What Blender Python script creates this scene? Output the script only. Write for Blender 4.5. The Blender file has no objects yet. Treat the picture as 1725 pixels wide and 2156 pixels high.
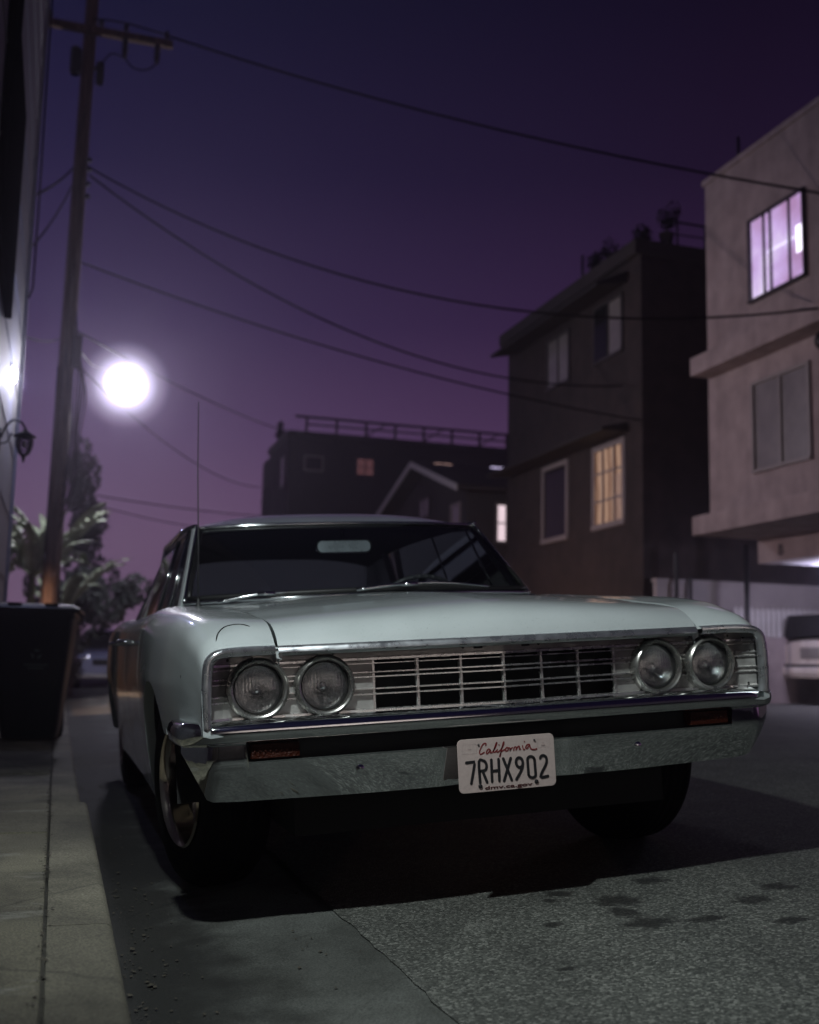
import bpy, bmesh, math, random
import numpy as np
from mathutils import Vector, Matrix

random.seed(7)
R = math.radians
SC = bpy.context.scene
COL = SC.collection

# ------------------------------------------------------------------ camera
FPX = 2303.87
cam_d = bpy.data.cameras.new('camera')
cam = bpy.data.objects.new('camera', cam_d); COL.objects.link(cam)
YAW, PITCH, ROLL = R(17.5729), R(7.8772), R(1.2469)
fwd = Vector((math.sin(YAW)*math.cos(PITCH), math.cos(YAW)*math.cos(PITCH), math.sin(PITCH)))
rgt = Vector((math.cos(YAW), -math.sin(YAW), 0)); upv = rgt.cross(fwd)
rr = rgt*math.cos(ROLL) + upv*math.sin(ROLL); uu = upv*math.cos(ROLL) - rgt*math.sin(ROLL)
cam.matrix_world = Matrix(((rr.x, uu.x, -fwd.x, -1.3017), (rr.y, uu.y, -fwd.y, -3.0589), (rr.z, uu.z, -fwd.z, .7794), (0, 0, 0, 1)))
cam_d.sensor_fit = 'HORIZONTAL'; cam_d.sensor_width = 36.0; cam_d.lens = 36.0*FPX/1725
cam_d.clip_start = .05; cam_d.clip_end = 2000
cam_d.dof.use_dof = True; cam_d.dof.focus_distance = 3.05; cam_d.dof.aperture_fstop = 3.1
SC.camera = cam

# ------------------------------------------------------------------ sky (night glow over a city in mist)
w = bpy.data.worlds.new('World'); SC.world = w; w.use_nodes = True
nt = w.node_tree; N = nt.nodes; Lk = nt.links
bg = N['Background']
tc = N.new('ShaderNodeTexCoord'); sx = N.new('ShaderNodeSeparateXYZ'); Lk.new(tc.outputs['Generated'], sx.inputs[0])
def ramp(nodes, stops):
    r = nodes.new('ShaderNodeValToRGB'); e = r.color_ramp.elements
    while len(e) > 1: e.remove(e[-1])
    e[0].position = stops[0][0]; e[0].color = (*stops[0][1], 1)
    for p, c in stops[1:]:
        q = e.new(p); q.color = (*c, 1)
    return r
WARM = ramp(N, [(0, (.140, .070, .135)), (.1, (.112, .052, .115)), (.2, (.060, .027, .076)), (.3, (.029, .0125, .044)), (.42, (.0120, .0058, .0215)), (.55, (.0058, .0032, .0122)), (1, (.003, .0022, .008))])
COOL = ramp(N, [(0, (.215, .135, .215)), (.1, (.165, .102, .180)), (.2, (.090, .052, .125)), (.3, (.037, .0225, .075)), (.42, (.0148, .0110, .045)), (.55, (.0060, .0064, .027)), (1, (.004, .005, .018))])
Lk.new(sx.outputs['Z'], WARM.inputs[0]); Lk.new(sx.outputs['Z'], COOL.inputs[0])
mp = N.new('ShaderNodeMapRange'); mp.inputs[1].default_value = -.05; mp.inputs[2].default_value = .5
Lk.new(sx.outputs['X'], mp.inputs[0])
mx = N.new('ShaderNodeMix'); mx.data_type = 'RGBA'
Lk.new(mp.outputs[0], mx.inputs[0]); Lk.new(COOL.outputs[0], mx.inputs[6]); Lk.new(WARM.outputs[0], mx.inputs[7])
Lk.new(mx.outputs[2], bg.inputs['Color']); bg.inputs['Strength'].default_value = 1.0

# ------------------------------------------------------------------ lamps of the street and an added facade fill (all outside the frame)
def lamp(name, kind, loc, power, col, radius=.05, target=None, spot=60, blend=.5):
    d = bpy.data.lights.new(name, kind); d.energy = power; d.color = col; d.shadow_soft_size = radius
    if kind == 'SPOT': d.spot_size = R(spot); d.spot_blend = blend
    o = bpy.data.objects.new(name, d); COL.objects.link(o); o.location = loc
    if target: o.rotation_euler = (Vector(target)-Vector(loc)).to_track_quat('-Z', 'Y').to_euler()
    return o
KEY = lamp('key_lamp', 'SPOT', (-1.30, -1.42, 2.66), 250, (.90, 1, .985), .045, (.2, .45, .4), 100, .8)
WARMLAMP = lamp('porch_lamp', 'SPOT', (-3.0, 11.6, 2.0), 640, (1, .63, .43), .08, (-1.1, 13.6, .4), 70, .8)
FACADE_FILL = lamp('right_facade_fill', 'SPOT', (-3.2, 10.3, 3.25), 1120, (1, .76, .77), .12, (8.5, 12.4, 3.6), 62, .8)  # unseen spot added to brighten the right-hand facades

SC.view_settings.view_transform = 'Standard'; SC.view_settings.look = 'None'
SC.view_settings.exposure = 0; SC.view_settings.gamma = 1
SC.render.engine = 'CYCLES'
SC.cycles.use_denoising = True
SC.cycles.max_bounces = 8; SC.cycles.volume_bounces = 0; SC.cycles.transparent_max_bounces = 16
SC.cycles.sample_clamp_indirect = 4.0
SC.cycles.caustics_reflective = True; SC.cycles.caustics_refractive = False

# ------------------------------------------------------------------ helpers
def tag(o, label, cat, group=None, kind=None):
    if label: o['label'] = label
    if cat: o['category'] = cat
    if group: o['group'] = group
    if kind: o['kind'] = kind
    return o
def empty(name, loc=(0, 0, 0), rot=(0, 0, 0)):
    o = bpy.data.objects.new(name, None); COL.objects.link(o); o.location = loc; o.rotation_euler = rot
    o.empty_display_size = .2
    return o
class MB:
    def __init__(s): s.v = []; s.f = []; s.m = []; s.k = 0
    def mat(s, k): s.k = k; return s
    def add(s, vs, fs):
        b = len(s.v); s.v += [tuple(p) for p in vs]
        for f in fs: s.f.append(tuple(b+i for i in f)); s.m.append(s.k)
        return s
    def box(s, x0, x1, y0, y1, z0, z1):
        return s.add([(x0,y0,z0),(x1,y0,z0),(x1,y1,z0),(x0,y1,z0),(x0,y0,z1),(x1,y0,z1),(x1,y1,z1),(x0,y1,z1)],
                     [(0,3,2,1),(4,5,6,7),(0,1,5,4),(1,2,6,5),(2,3,7,6),(3,0,4,7)])
    def grid(s, rows, closed=False):
        n = len(rows[0]); vs = [p for r in rows for p in r]; fs = []
        for i in range(len(rows)-1):
            for j in range(n if closed else n-1):
                k = (j+1) % n; fs.append((i*n+j, i*n+k, (i+1)*n+k, (i+1)*n+j))
        return s.add(vs, fs)
    def tube(s, pts, rad, n=8, cap=True):
        pts = [Vector(p) for p in pts]; m = len(pts)
        rs = rad if isinstance(rad, (list, tuple)) else [rad]*m
        rows = []; prev = None
        for i, p in enumerate(pts):
            t = (pts[min(i+1, m-1)]-pts[max(i-1, 0)]).normalized()
            if prev is None:
                a = Vector((0, 0, 1)) if abs(t.z) < .9 else Vector((1, 0, 0)); u = t.cross(a).normalized()
            else: u = (prev - t*prev.dot(t)).normalized()
            prev = u; v = t.cross(u)
            rows.append([p + (u*math.cos(2*math.pi*k/n)+v*math.sin(2*math.pi*k/n))*rs[i] for k in range(n)])
        b = len(s.v); s.grid(rows, True)
        if cap:
            s.f.append(tuple(b+k for k in range(n))[::-1]); s.m.append(s.k)
            s.f.append(tuple(b+(m-1)*n+k for k in range(n))); s.m.append(s.k)
        return s
    def lathe(s, prof, centre=(0,0,0), axis='Z', n=32, sx=1, sy=1):
        c = Vector(centre); rows = []
        for r, h in prof:
            row = []
            for k in range(n):
                a = 2*math.pi*k/n; p, q = r*math.cos(a)*sx, r*math.sin(a)*sy
                row.append(c + (Vector((p, q, h)) if axis == 'Z' else Vector((p, h, q)) if axis == 'Y' else Vector((h, p, q))))
            rows.append(row)
        return s.grid(rows, True)
    def ball(s, c, r, n=12, sc=(1,1,1)):
        pr = [(max(1e-4, math.sin(math.pi*i/n)), -math.cos(math.pi*i/n)) for i in range(n+1)]
        rows = [[(c[0]+r*sc[0]*q*math.cos(2*math.pi*k/n), c[1]+r*sc[1]*q*math.sin(2*math.pi*k/n), c[2]+r*sc[2]*h) for k in range(n)] for q, h in pr]
        return s.grid(rows, True)
    def prism(s, poly, d0, d1, axis='X'):
        n = len(poly)
        def P(a, b, d): return (d, a, b) if axis == 'X' else (a, d, b) if axis == 'Y' else (a, b, d)
        vs = [P(a, b, d0) for a, b in poly]+[P(a, b, d1) for a, b in poly]
        return s.add(vs, [tuple(range(n))[::-1], tuple(range(n, 2*n))]+[(i, (i+1) % n, n+(i+1) % n, n+i) for i in range(n)])
    def build(s, name, mats, parent=None, smooth=False, bevel=0, fixn=True):
        me = bpy.data.meshes.new(name); me.from_pydata(s.v, [], s.f)
        mats = mats if isinstance(mats, (list, tuple)) else [mats]
        for m in mats: me.materials.append(m)
        me.polygons.foreach_set('material_index', s.m)
        if fixn:
            bm = bmesh.new(); bm.from_mesh(me); bmesh.ops.recalc_face_normals(bm, faces=bm.faces); bm.to_mesh(me); bm.free()
        if smooth: me.polygons.foreach_set('use_smooth', [True]*len(me.polygons))
        me.update()
        o = bpy.data.objects.new(name, me); COL.objects.link(o)
        if parent: o.parent = parent
        if bevel:
            b = o.modifiers.new('bevel', 'BEVEL'); b.width = bevel; b.segments = 2; b.limit_method = 'ANGLE'; b.angle_limit = R(40)
        return o
def smooth_angle(o, ang=35):
    me = o.data; me.polygons.foreach_set('use_smooth', [True]*len(me.polygons)); me.set_sharp_from_angle(angle=R(ang)); return o
def copy_tree(o, parent=None):
    c = o.copy(); COL.objects.link(c); c.parent = parent
    for ch in list(o.children): copy_tree(ch, c)
    return c
def pchip(tab):
    x = np.array([t[0] for t in tab], float); y = np.array([t[1] for t in tab], float)
    h = np.diff(x); d = np.diff(y)/h; m = np.zeros(len(x)); m[0] = d[0]; m[-1] = d[-1]
    for i in range(1, len(x)-1):
        if d[i-1]*d[i] > 0:
            w1 = 2*h[i]+h[i-1]; w2 = h[i]+2*h[i-1]; m[i] = (w1+w2)/(w1/d[i-1]+w2/d[i])
    def f(t):
        t = min(max(t, x[0]), x[-1]); i = min(int(np.searchsorted(x, t, 'right'))-1, len(h)-1); i = max(i, 0)
        u = (t-x[i])/h[i]
        return float((1+2*u)*(1-u)**2*y[i] + u*(1-u)**2*h[i]*m[i] + u*u*(3-2*u)*y[i+1] + u*u*(u-1)*h[i]*m[i+1])
    return f
def catmull(P, sub):
    P = [np.array(p, float) for p in P]; out = []
    for i in range(len(P)-1):
        a = P[i-1] if i else 2*P[0]-P[1]; b, c = P[i], P[i+1]; d = P[i+2] if i+2 < len(P) else 2*P[-1]-P[-2]
        for k in range(sub):
            t = k/sub
            out.append(.5*((2*b)+(c-a)*t+(2*a-5*b+4*c-d)*t*t+(-a+3*b-3*c+d)*t**3))
    out.append(P[-1]); return out
def lin(a, b, n): return [a+(b-a)*i/(n-1) for i in range(n)]

# ------------------------------------------------------------------ materials
def newmat(name):
    m = bpy.data.materials.new(name); m.use_nodes = True
    return m, m.node_tree.nodes, m.node_tree.links, m.node_tree.nodes['Principled BSDF']
def pm(name, col, rough=.5, metal=0, coat=0, coat_rough=.05, noise=0, nscale=8, bump=0, bscale=60, rnoise=0, spec=.5, ndetail=6, dark=None, bdist=.01):
    m, n, l, p = newmat(name)
    p.inputs['Base Color'].default_value = (*col, 1); p.inputs['Roughness'].default_value = rough
    p.inputs['Metallic'].default_value = metal; p.inputs['Coat Weight'].default_value = coat; p.inputs['Coat Roughness'].default_value = coat_rough
    p.inputs['Specular IOR Level'].default_value = spec
    t = n.new('ShaderNodeTexCoord')
    if noise or rnoise:
        z = n.new('ShaderNodeTexNoise'); z.inputs['Scale'].default_value = nscale; z.inputs['Detail'].default_value = ndetail
        l.new(t.outputs['Object'], z.inputs['Vector'])
        if noise:
            dk = dark or tuple(c*(1-noise) for c in col); lt = tuple(min(1, c*(1+noise*.5)) for c in col)
            r = ramp(n, [(.3, dk), (.7, lt)]); l.new(z.outputs[0], r.inputs[0]); l.new(r.outputs[0], p.inputs['Base Color'])
        if rnoise:
            q = n.new('ShaderNodeMapRange'); q.inputs[1].default_value = .3; q.inputs[2].default_value = .7
            q.inputs[3].default_value = max(0, rough-rnoise); q.inputs[4].default_value = rough+rnoise
            l.new(z.outputs[0], q.inputs[0]); l.new(q.outputs[0], p.inputs['Roughness'])
    if bump:
        z2 = n.new('ShaderNodeTexNoise'); z2.inputs['Scale'].default_value = bscale; z2.inputs['Detail'].default_value = 4
        b = n.new('ShaderNodeBump'); b.inputs['Strength'].default_value = bump; b.inputs['Distance'].default_value = bdist
        l.new(t.outputs['Object'], z2.inputs['Vector']); l.new(z2.outputs[0], b.inputs['Height']); l.new(b.outputs[0], p.inputs['Normal'])
    return m
def stucco(name, col, var, streak):
    m = pm(name, col, .92, noise=var, nscale=3.6, bump=.8, bscale=38, ndetail=14, bdist=.03); n = m.node_tree.nodes; l = m.node_tree.links; p = n['Principled BSDF']
    src = p.inputs['Base Color'].links[0].from_socket; t = n.new('ShaderNodeTexCoord'); mpn = n.new('ShaderNodeMapping'); mpn.inputs['Scale'].default_value = (2.6, 2.6, .22); l.new(t.outputs['Object'], mpn.inputs[0])
    z = n.new('ShaderNodeTexNoise'); z.inputs['Scale'].default_value = 1.5; z.inputs['Detail'].default_value = 9; z.inputs['Roughness'].default_value = .68; l.new(mpn.outputs[0], z.inputs[0])
    r = ramp(n, [(.36, (1-streak,)*3), (.58, (1.06,)*3)]); l.new(z.outputs[0], r.inputs[0])
    k = n.new('ShaderNodeMix'); k.data_type = 'RGBA'; k.blend_type = 'MULTIPLY'; k.inputs[0].default_value = 1; l.new(src, k.inputs[6]); l.new(r.outputs[0], k.inputs[7]); l.new(k.outputs[2], p.inputs['Base Color']); return m
def emat(name, col, strength):
    m, n, l, p = newmat(name)
    p.inputs['Base Color'].default_value = (0.02, .02, .02, 1); p.inputs['Emission Color'].default_value = (*col, 1); p.inputs['Emission Strength'].default_value = strength
    return m
def glassmat(name, tint, gloss_ior=1.45, rough=.0, bump=0, dirt=.0):
    m, n, l, p = newmat(name); n.remove(p); out = n['Material Output']
    tr = n.new('ShaderNodeBsdfTransparent'); tr.inputs[0].default_value = (*tint, 1)
    gl = n.new('ShaderNodeBsdfGlossy'); gl.inputs['Roughness'].default_value = rough
    fr = n.new('ShaderNodeFresnel'); fr.inputs[0].default_value = gloss_ior
    mx = n.new('ShaderNodeMixShader'); l.new(fr.outputs[0], mx.inputs[0]); l.new(tr.outputs[0], mx.inputs[1]); l.new(gl.outputs[0], mx.inputs[2])
    if dirt:
        df = n.new('ShaderNodeBsdfDiffuse'); df.inputs[0].default_value = (.5, .5, .5, 1)
        m2 = n.new('ShaderNodeMixShader'); m2.inputs[0].default_value = dirt
        l.new(mx.outputs[0], m2.inputs[1]); l.new(df.outputs[0], m2.inputs[2]); l.new(m2.outputs[0], out.inputs[0])
    else: l.new(mx.outputs[0], out.inputs[0])
    return m
M = {}
def paint_mat():
    m, n, l, p = newmat('car_paint'); t = n.new('ShaderNodeTexCoord')
    z = n.new('ShaderNodeTexNoise'); z.inputs['Scale'].default_value = 3; z.inputs['Detail'].default_value = 8; l.new(t.outputs['Object'], z.inputs[0])
    r = ramp(n, [(.35, (.40, .435, .44)), (.65, (.46, .495, .505))]); l.new(z.outputs[0], r.inputs[0])
    # fine dust and chips
    v = n.new('ShaderNodeTexNoise'); v.inputs['Scale'].default_value = 210; v.inputs['Detail'].default_value = 2; l.new(t.outputs['Object'], v.inputs[0])
    q = ramp(n, [(.27, (.35, .35, .35)), (.33, (1, 1, 1))]); l.new(v.outputs[0], q.inputs[0])
    mu = n.new('ShaderNodeMix'); mu.data_type = 'RGBA'; mu.blend_type = 'MULTIPLY'; mu.inputs[0].default_value = .55
    l.new(r.outputs[0], mu.inputs[6]); l.new(q.outputs[0], mu.inputs[7]); l.new(mu.outputs[2], p.inputs['Base Color'])
    p.inputs['Roughness'].default_value = .38; p.inputs['Coat Weight'].default_value = 1
    rr_ = n.new('ShaderNodeMapRange'); rr_.inputs[3].default_value = .03; rr_.inputs[4].default_value = .14; l.new(z.outputs[0], rr_.inputs[0]); l.new(rr_.outputs[0], p.inputs['Coat Roughness'])
    return m
M['paint'] = paint_mat()
M['chrome'] = pm('chrome', (.62, .64, .66), .10, 1, rnoise=.05, nscale=14, bump=.02, bscale=9)
def bumper_chrome():
    m, n, l, p = newmat('bumper_chrome'); t = n.new('ShaderNodeTexCoord')
    p.inputs['Metallic'].default_value = 1
    z = n.new('ShaderNodeTexNoise'); z.inputs['Scale'].default_value = 130; z.inputs['Detail'].default_value = 8; l.new(t.outputs['Object'], z.inputs[0])
    r = ramp(n, [(.36, (.66, .68, .69)), (.6, (.73, .75, .76))]); l.new(z.outputs[0], r.inputs[0]); l.new(r.outputs[0], p.inputs['Base Color'])
    q = n.new('ShaderNodeMapRange'); q.inputs[1].default_value = .35; q.inputs[2].default_value = .7; q.inputs[3].default_value = .05; q.inputs[4].default_value = .015; l.new(z.outputs[0], q.inputs[0]); l.new(q.outputs[0], p.inputs['Roughness'])
    z2 = n.new('ShaderNodeTexNoise'); z2.inputs['Scale'].default_value = 4.5; z2.inputs['Detail'].default_value = 2; l.new(t.outputs['Object'], z2.inputs[0])
    b = n.new('ShaderNodeBump'); b.inputs['Strength'].default_value = .035; b.inputs['Distance'].default_value = .02; l.new(z2.outputs[0], b.inputs['Height']); l.new(b.outputs[0], p.inputs['Normal'])
    return m
M['bchrome'] = bumper_chrome()
M['dull_trim'] = pm('worn_bright_trim', (.66, .67, .70), .30, .92, rnoise=.10, nscale=25, noise=.12)
M['argent'] = pm('argent_silver', (.34, .33, .32), .38, .45, rnoise=.10, nscale=25, noise=.25, bump=.05, bscale=120)
M['ridge'] = pm('bright_ridge', (.66, .65, .64), .27, .9, rnoise=.08, nscale=30)
M['black'] = pm('flat_black', (.006, .006, .006), .8)
M['rubber'] = pm('rubber', (.006, .006, .006), .85, spec=.2, bump=.3, bscale=90)
M['trim_black'] = pm('black_trim', (.01, .01, .01), .45)
M['glass'] = glassmat('car_glass', (.80, .83, .84), 1.45, .0, dirt=.003)
def bright_glass_mat():  # translucent layer added to brighten the rear window
    m = glassmat('brightened_glass', (.85, .87, .88), 1.4); n = m.node_tree.nodes; l = m.node_tree.links; o = n['Material Output']
    s = o.inputs[0].links[0].from_socket; t = n.new('ShaderNodeBsdfTranslucent'); t.inputs[0].default_value = (.8, .85, .9, 1)
    k = n.new('ShaderNodeMixShader'); k.inputs[0].default_value = .14; l.new(s, k.inputs[1]); l.new(t.outputs[0], k.inputs[2]); l.new(k.outputs[0], o.inputs[0]); return m
M['bright_glass'] = bright_glass_mat()
M['cabin'] = pm('cabin_vinyl', (.012, .012, .014), .6)
M['rimmetal'] = pm('polished_rim', (.50, .44, .39), .12, 1, rnoise=.05, nscale=20)
M['reflector'] = pm('reflector', (.88, .88, .88), .085, 1, bump=.45, bscale=75)
M['amber'] = pm('amber_lens', (.032, .006, .002), .35, 0, spec=.2, bump=.6, bscale=160)
M['plate'] = pm('plate_white', (.44, .355, .335), .45, 0, noise=.06, nscale=120, bump=.1, bscale=40)
M['ink_black'] = pm('plate_black', (.008, .008, .010), .5)
M['ink_red'] = pm('plate_red', (.16, .012, .015), .5)
M['ink_faint'] = pm('plate_faint', (.36, .28, .27), .5)
def lens_mat(scale):
    m, n, l, p = newmat('headlight_glass'); n.remove(p); out = n['Material Output']
    t = n.new('ShaderNodeTexCoord'); wv = n.new('ShaderNodeTexWave'); wv.bands_direction = 'X'; wv.inputs['Scale'].default_value = scale; wv.inputs['Distortion'].default_value = .3
    l.new(t.outputs['Object'], wv.inputs[0])
    b = n.new('ShaderNodeBump'); b.inputs['Strength'].default_value = .5; b.inputs['Distance'].default_value = .0012; l.new(wv.outputs[0], b.inputs['Height'])
    g = n.new('ShaderNodeBsdfGlossy'); g.inputs['Roughness'].default_value = .05; l.new(b.outputs[0], g.inputs['Normal'])
    q = n.new('ShaderNodeBsdfRefraction'); q.inputs['IOR'].default_value = 1.22; q.inputs['Roughness'].default_value = .03; l.new(b.outputs[0], q.inputs['Normal'])
    df = n.new('ShaderNodeBsdfDiffuse'); df.inputs[0].default_value = (.6, .62, .62, 1); l.new(b.outputs[0], df.inputs['Normal'])
    tr = n.new('ShaderNodeBsdfTransparent'); tr.inputs[0].default_value = (.95, .97, .97, 1)
    def mixs(a_, b_, k):
        mm = n.new('ShaderNodeMixShader'); mm.inputs[0].default_value = k; l.new(a_, mm.inputs[1]); l.new(b_, mm.inputs[2]); return mm.outputs[0]
    l.new(mixs(mixs(mixs(tr.outputs[0], q.outputs[0], .35), g.outputs[0], .19), df.outputs[0], .006), out.inputs[0])
    return m
M['lens'] = lens_mat(34)

# ================================================================== GROUND
SLOPE = math.tan(R(4.039))
def road_z(x):
    if x < 2.6: return .03+(x+.75)*SLOPE
    if x < 7: return .2666-(x-2.6)*.010
    return .2226-(x-7)*.002
def asphalt():
    m, n, l, p = newmat('old_asphalt'); t = n.new('ShaderNodeTexCoord'); P = t.outputs['Object']
    v = n.new('ShaderNodeTexVoronoi'); v.inputs['Scale'].default_value = 150; v.inputs['Randomness'].default_value = 1; l.new(P, v.inputs['Vector'])
    r = ramp(n, [(0, (.030, .032, .029)), (.4, (.062, .065, .059)), (.75, (.102, .105, .096)), (.97, (.20, .20, .185))])
    s = n.new('ShaderNodeSeparateColor'); l.new(v.outputs['Color'], s.inputs[0]); l.new(s.outputs[0], r.inputs[0])
    # large mottling
    z = n.new('ShaderNodeTexNoise'); z.inputs['Scale'].default_value = 2.2; z.inputs['Detail'].default_value = 7; z.inputs['Roughness'].default_value = .65; l.new(P, z.inputs[0])
    q = ramp(n, [(.3, (.55, .55, .55)), (.68, (1.12, 1.12, 1.1))]); l.new(z.outputs[0], q.inputs[0])
    mu = n.new('ShaderNodeMix'); mu.data_type = 'RGBA'; mu.blend_type = 'MULTIPLY'; mu.inputs[0].default_value = 1; l.new(r.outputs[0], mu.inputs[6]); l.new(q.outputs[0], mu.inputs[7])
    # oil drips
    col = mu.outputs[2]
    nz = n.new('ShaderNodeTexNoise'); nz.inputs['Scale'].default_value = 26; nz.inputs['Detail'].default_value = 4; l.new(P, nz.inputs[0])
    acc = None
    for x, y, a, b in [(.30, -.10, .085, .075), (.264, -.345, .10, .06), (.25, -.22, .05, .08), (.51, .09, .07, .06), (.41, -.385, .075, .035), (.79, -.17, .07, .055), (.645, -.27, .075, .05), (.19, .07, .05, .05), (.13, .0, .03, .03), (.02, -.25, .035, .03), (.6, -.5, .06, .04), (1.05, -.62, .05, .03), (-.12, -.62, .03, .02)]:
        mpn = n.new('ShaderNodeMapping'); mpn.vector_type = 'TEXTURE'; mpn.inputs['Location'].default_value = (x, y, road_z(x)); mpn.inputs['Scale'].default_value = (a, b, .5); l.new(P, mpn.inputs[0])
        ln = n.new('ShaderNodeVectorMath'); ln.operation = 'LENGTH'; l.new(mpn.outputs[0], ln.inputs[0])
        if acc is None: acc = ln.outputs['Value']
        else:
            mi = n.new('ShaderNodeMath'); mi.operation = 'MINIMUM'; l.new(acc, mi.inputs[0]); l.new(ln.outputs['Value'], mi.inputs[1]); acc = mi.outputs[0]
    ad = n.new('ShaderNodeMath'); ad.operation = 'MULTIPLY_ADD'; ad.inputs[1].default_value = 1.5; l.new(nz.outputs[0], ad.inputs[0]); l.new(acc, ad.inputs[2])
    st = ramp(n, [(.0, (.10, .10, .10)), (.70, (.18, .18, .18)), (.98, (1, 1, 1))])
    hv = n.new('ShaderNodeMath'); hv.operation = 'MULTIPLY'; hv.inputs[1].default_value = .55; l.new(ad.outputs[0], hv.inputs[0]); l.new(hv.outputs[0], st.inputs[0])
    m2 = n.new('ShaderNodeMix'); m2.data_type = 'RGBA'; m2.blend_type = 'MULTIPLY'; m2.inputs[0].default_value = 1; l.new(col, m2.inputs[6]); l.new(st.outputs[0], m2.inputs[7])
    l.new(m2.outputs[2], p.inputs['Base Color']); p.inputs['Roughness'].default_value = .82
    b = n.new('ShaderNodeBump'); b.inputs['Strength'].default_value = .4; b.inputs['Distance'].default_value = .004; l.new(v.outputs['Distance'], b.inputs['Height']); b.invert = True; l.new(b.outputs[0], p.inputs['Normal'])
    return m
def concrete(name, base, dirt, edge_dirt=None, scuff=False):
    m, n, l, p = newmat(name); t = n.new('ShaderNodeTexCoord'); P = t.outputs['Object']
    z = n.new('ShaderNodeTexNoise'); z.inputs['Scale'].default_value = 3.2; z.inputs['Detail'].default_value = 9; z.inputs['Roughness'].default_value = .62; l.new(P, z.inputs[0])
    r = ramp(n, [(.32, dirt), (.55, base), (.75, tuple(c*1.18 for c in base))]); l.new(z.outputs[0], r.inputs[0])
    f = n.new('ShaderNodeTexNoise'); f.inputs['Scale'].default_value = 190; f.inputs['Detail'].default_value = 3; l.new(P, f.inputs[0])
    q = ramp(n, [(.3, (.42, .42, .42)), (.7, (1.3, 1.3, 1.3))]); l.new(f.outputs[0], q.inputs[0])
    mu = n.new('ShaderNodeMix'); mu.data_type = 'RGBA'; mu.blend_type = 'MULTIPLY'; mu.inputs[0].default_value = 1; l.new(r.outputs[0], mu.inputs[6]); l.new(q.outputs[0], mu.inputs[7])
    col = mu.outputs[2]
    if edge_dirt:      # dirt and leaves washed against the kerb
        x0, x1, dc = edge_dirt
        s = n.new('ShaderNodeSeparateXYZ'); l.new(P, s.inputs[0])
        g = n.new('ShaderNodeTexNoise'); g.inputs['Scale'].default_value = 7; g.inputs['Detail'].default_value = 8; l.new(P, g.inputs[0])
        ma = n.new('ShaderNodeMath'); ma.operation = 'MULTIPLY_ADD'; ma.inputs[1].default_value = -.45; l.new(g.outputs[0], ma.inputs[0]); l.new(s.outputs[0], ma.inputs[2])
        mr = n.new('ShaderNodeMapRange'); mr.interpolation_type = 'SMOOTHSTEP'; mr.inputs[1].default_value = x0-.22; mr.inputs[2].default_value = x1-.22; l.new(ma.outputs[0], mr.inputs[0])
        m3 = n.new('ShaderNodeMix'); m3.data_type = 'RGBA'; l.new(mr.outputs[0], m3.inputs[0])
        d2 = n.new('ShaderNodeMix'); d2.data_type = 'RGBA'; d2.blend_type = 'MULTIPLY'; d2.inputs[0].default_value = 1; d2.inputs[6].default_value = (*dc, 1); l.new(q.outputs[0], d2.inputs[7])
        l.new(d2.outputs[2], m3.inputs[6]); l.new(col, m3.inputs[7]); col = m3.outputs[2]
    if scuff:
        wz = n.new('ShaderNodeMapping'); wz.inputs['Scale'].default_value = (2.2, 5.5, 1); l.new(P, wz.inputs[0])
        g = n.new('ShaderNodeTexNoise'); g.inputs['Scale'].default_value = 1.6; g.inputs['Detail'].default_value = 10; g.inputs['Roughness'].default_value = .7; l.new(wz.outputs[0], g.inputs[0])
        k = ramp(n, [(.565, (0, 0, 0)), (.68, (.6, .6, .6))]); l.new(g.outputs[0], k.inputs[0])
        m4 = n.new('ShaderNodeMix'); m4.data_type = 'RGBA'; l.new(k.outputs[0], m4.inputs[0]); l.new(col, m4.inputs[6]); m4.inputs[7].default_value = (.42, .41, .38, 1); col = m4.outputs[2]
    vc = n.new('ShaderNodeTexVoronoi'); vc.feature = 'DISTANCE_TO_EDGE'; vc.inputs['Scale'].default_value = .55
    wn = n.new('ShaderNodeTexNoise'); wn.inputs['Scale'].default_value = 3; wn.inputs['Detail'].default_value = 5; l.new(P, wn.inputs[0])
    av = n.new('ShaderNodeMix'); av.data_type = 'VECTOR'; av.inputs[0].default_value = .12; l.new(P, av.inputs[4]); l.new(wn.outputs['Color'], av.inputs[5]); l.new(av.outputs[1], vc.inputs['Vector'])
    ck = ramp(n, [(.0, (.45, .45, .45)), (.0045, (1, 1, 1))]); l.new(vc.outputs['Distance'], ck.inputs[0])
    m5 = n.new('ShaderNodeMix'); m5.data_type = 'RGBA'; m5.blend_type = 'MULTIPLY'; m5.inputs[0].default_value = .8; l.new(col, m5.inputs[6]); l.new(ck.outputs[0], m5.inputs[7])
    v2 = n.new('ShaderNodeTexVoronoi'); v2.feature = 'DISTANCE_TO_EDGE'; v2.inputs['Scale'].default_value = 1.35; l.new(av.outputs[1], v2.inputs['Vector'])
    c2 = ramp(n, [(.0, (.5, .5, .5)), (.006, (1, 1, 1))]); l.new(v2.outputs['Distance'], c2.inputs[0])
    zs = n.new('ShaderNodeTexNoise'); zs.inputs['Scale'].default_value = 1.1; zs.inputs['Detail'].default_value = 8; l.new(P, zs.inputs[0])
    rs = ramp(n, [(.44, (.45, .45, .44)), (.60, (1.08, 1.08, 1.08))]); l.new(zs.outputs[0], rs.inputs[0])
    m6 = n.new('ShaderNodeMix'); m6.data_type = 'RGBA'; m6.blend_type = 'MULTIPLY'; m6.inputs[0].default_value = .45; l.new(m5.outputs[2], m6.inputs[6]); l.new(c2.outputs[0], m6.inputs[7])
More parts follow.
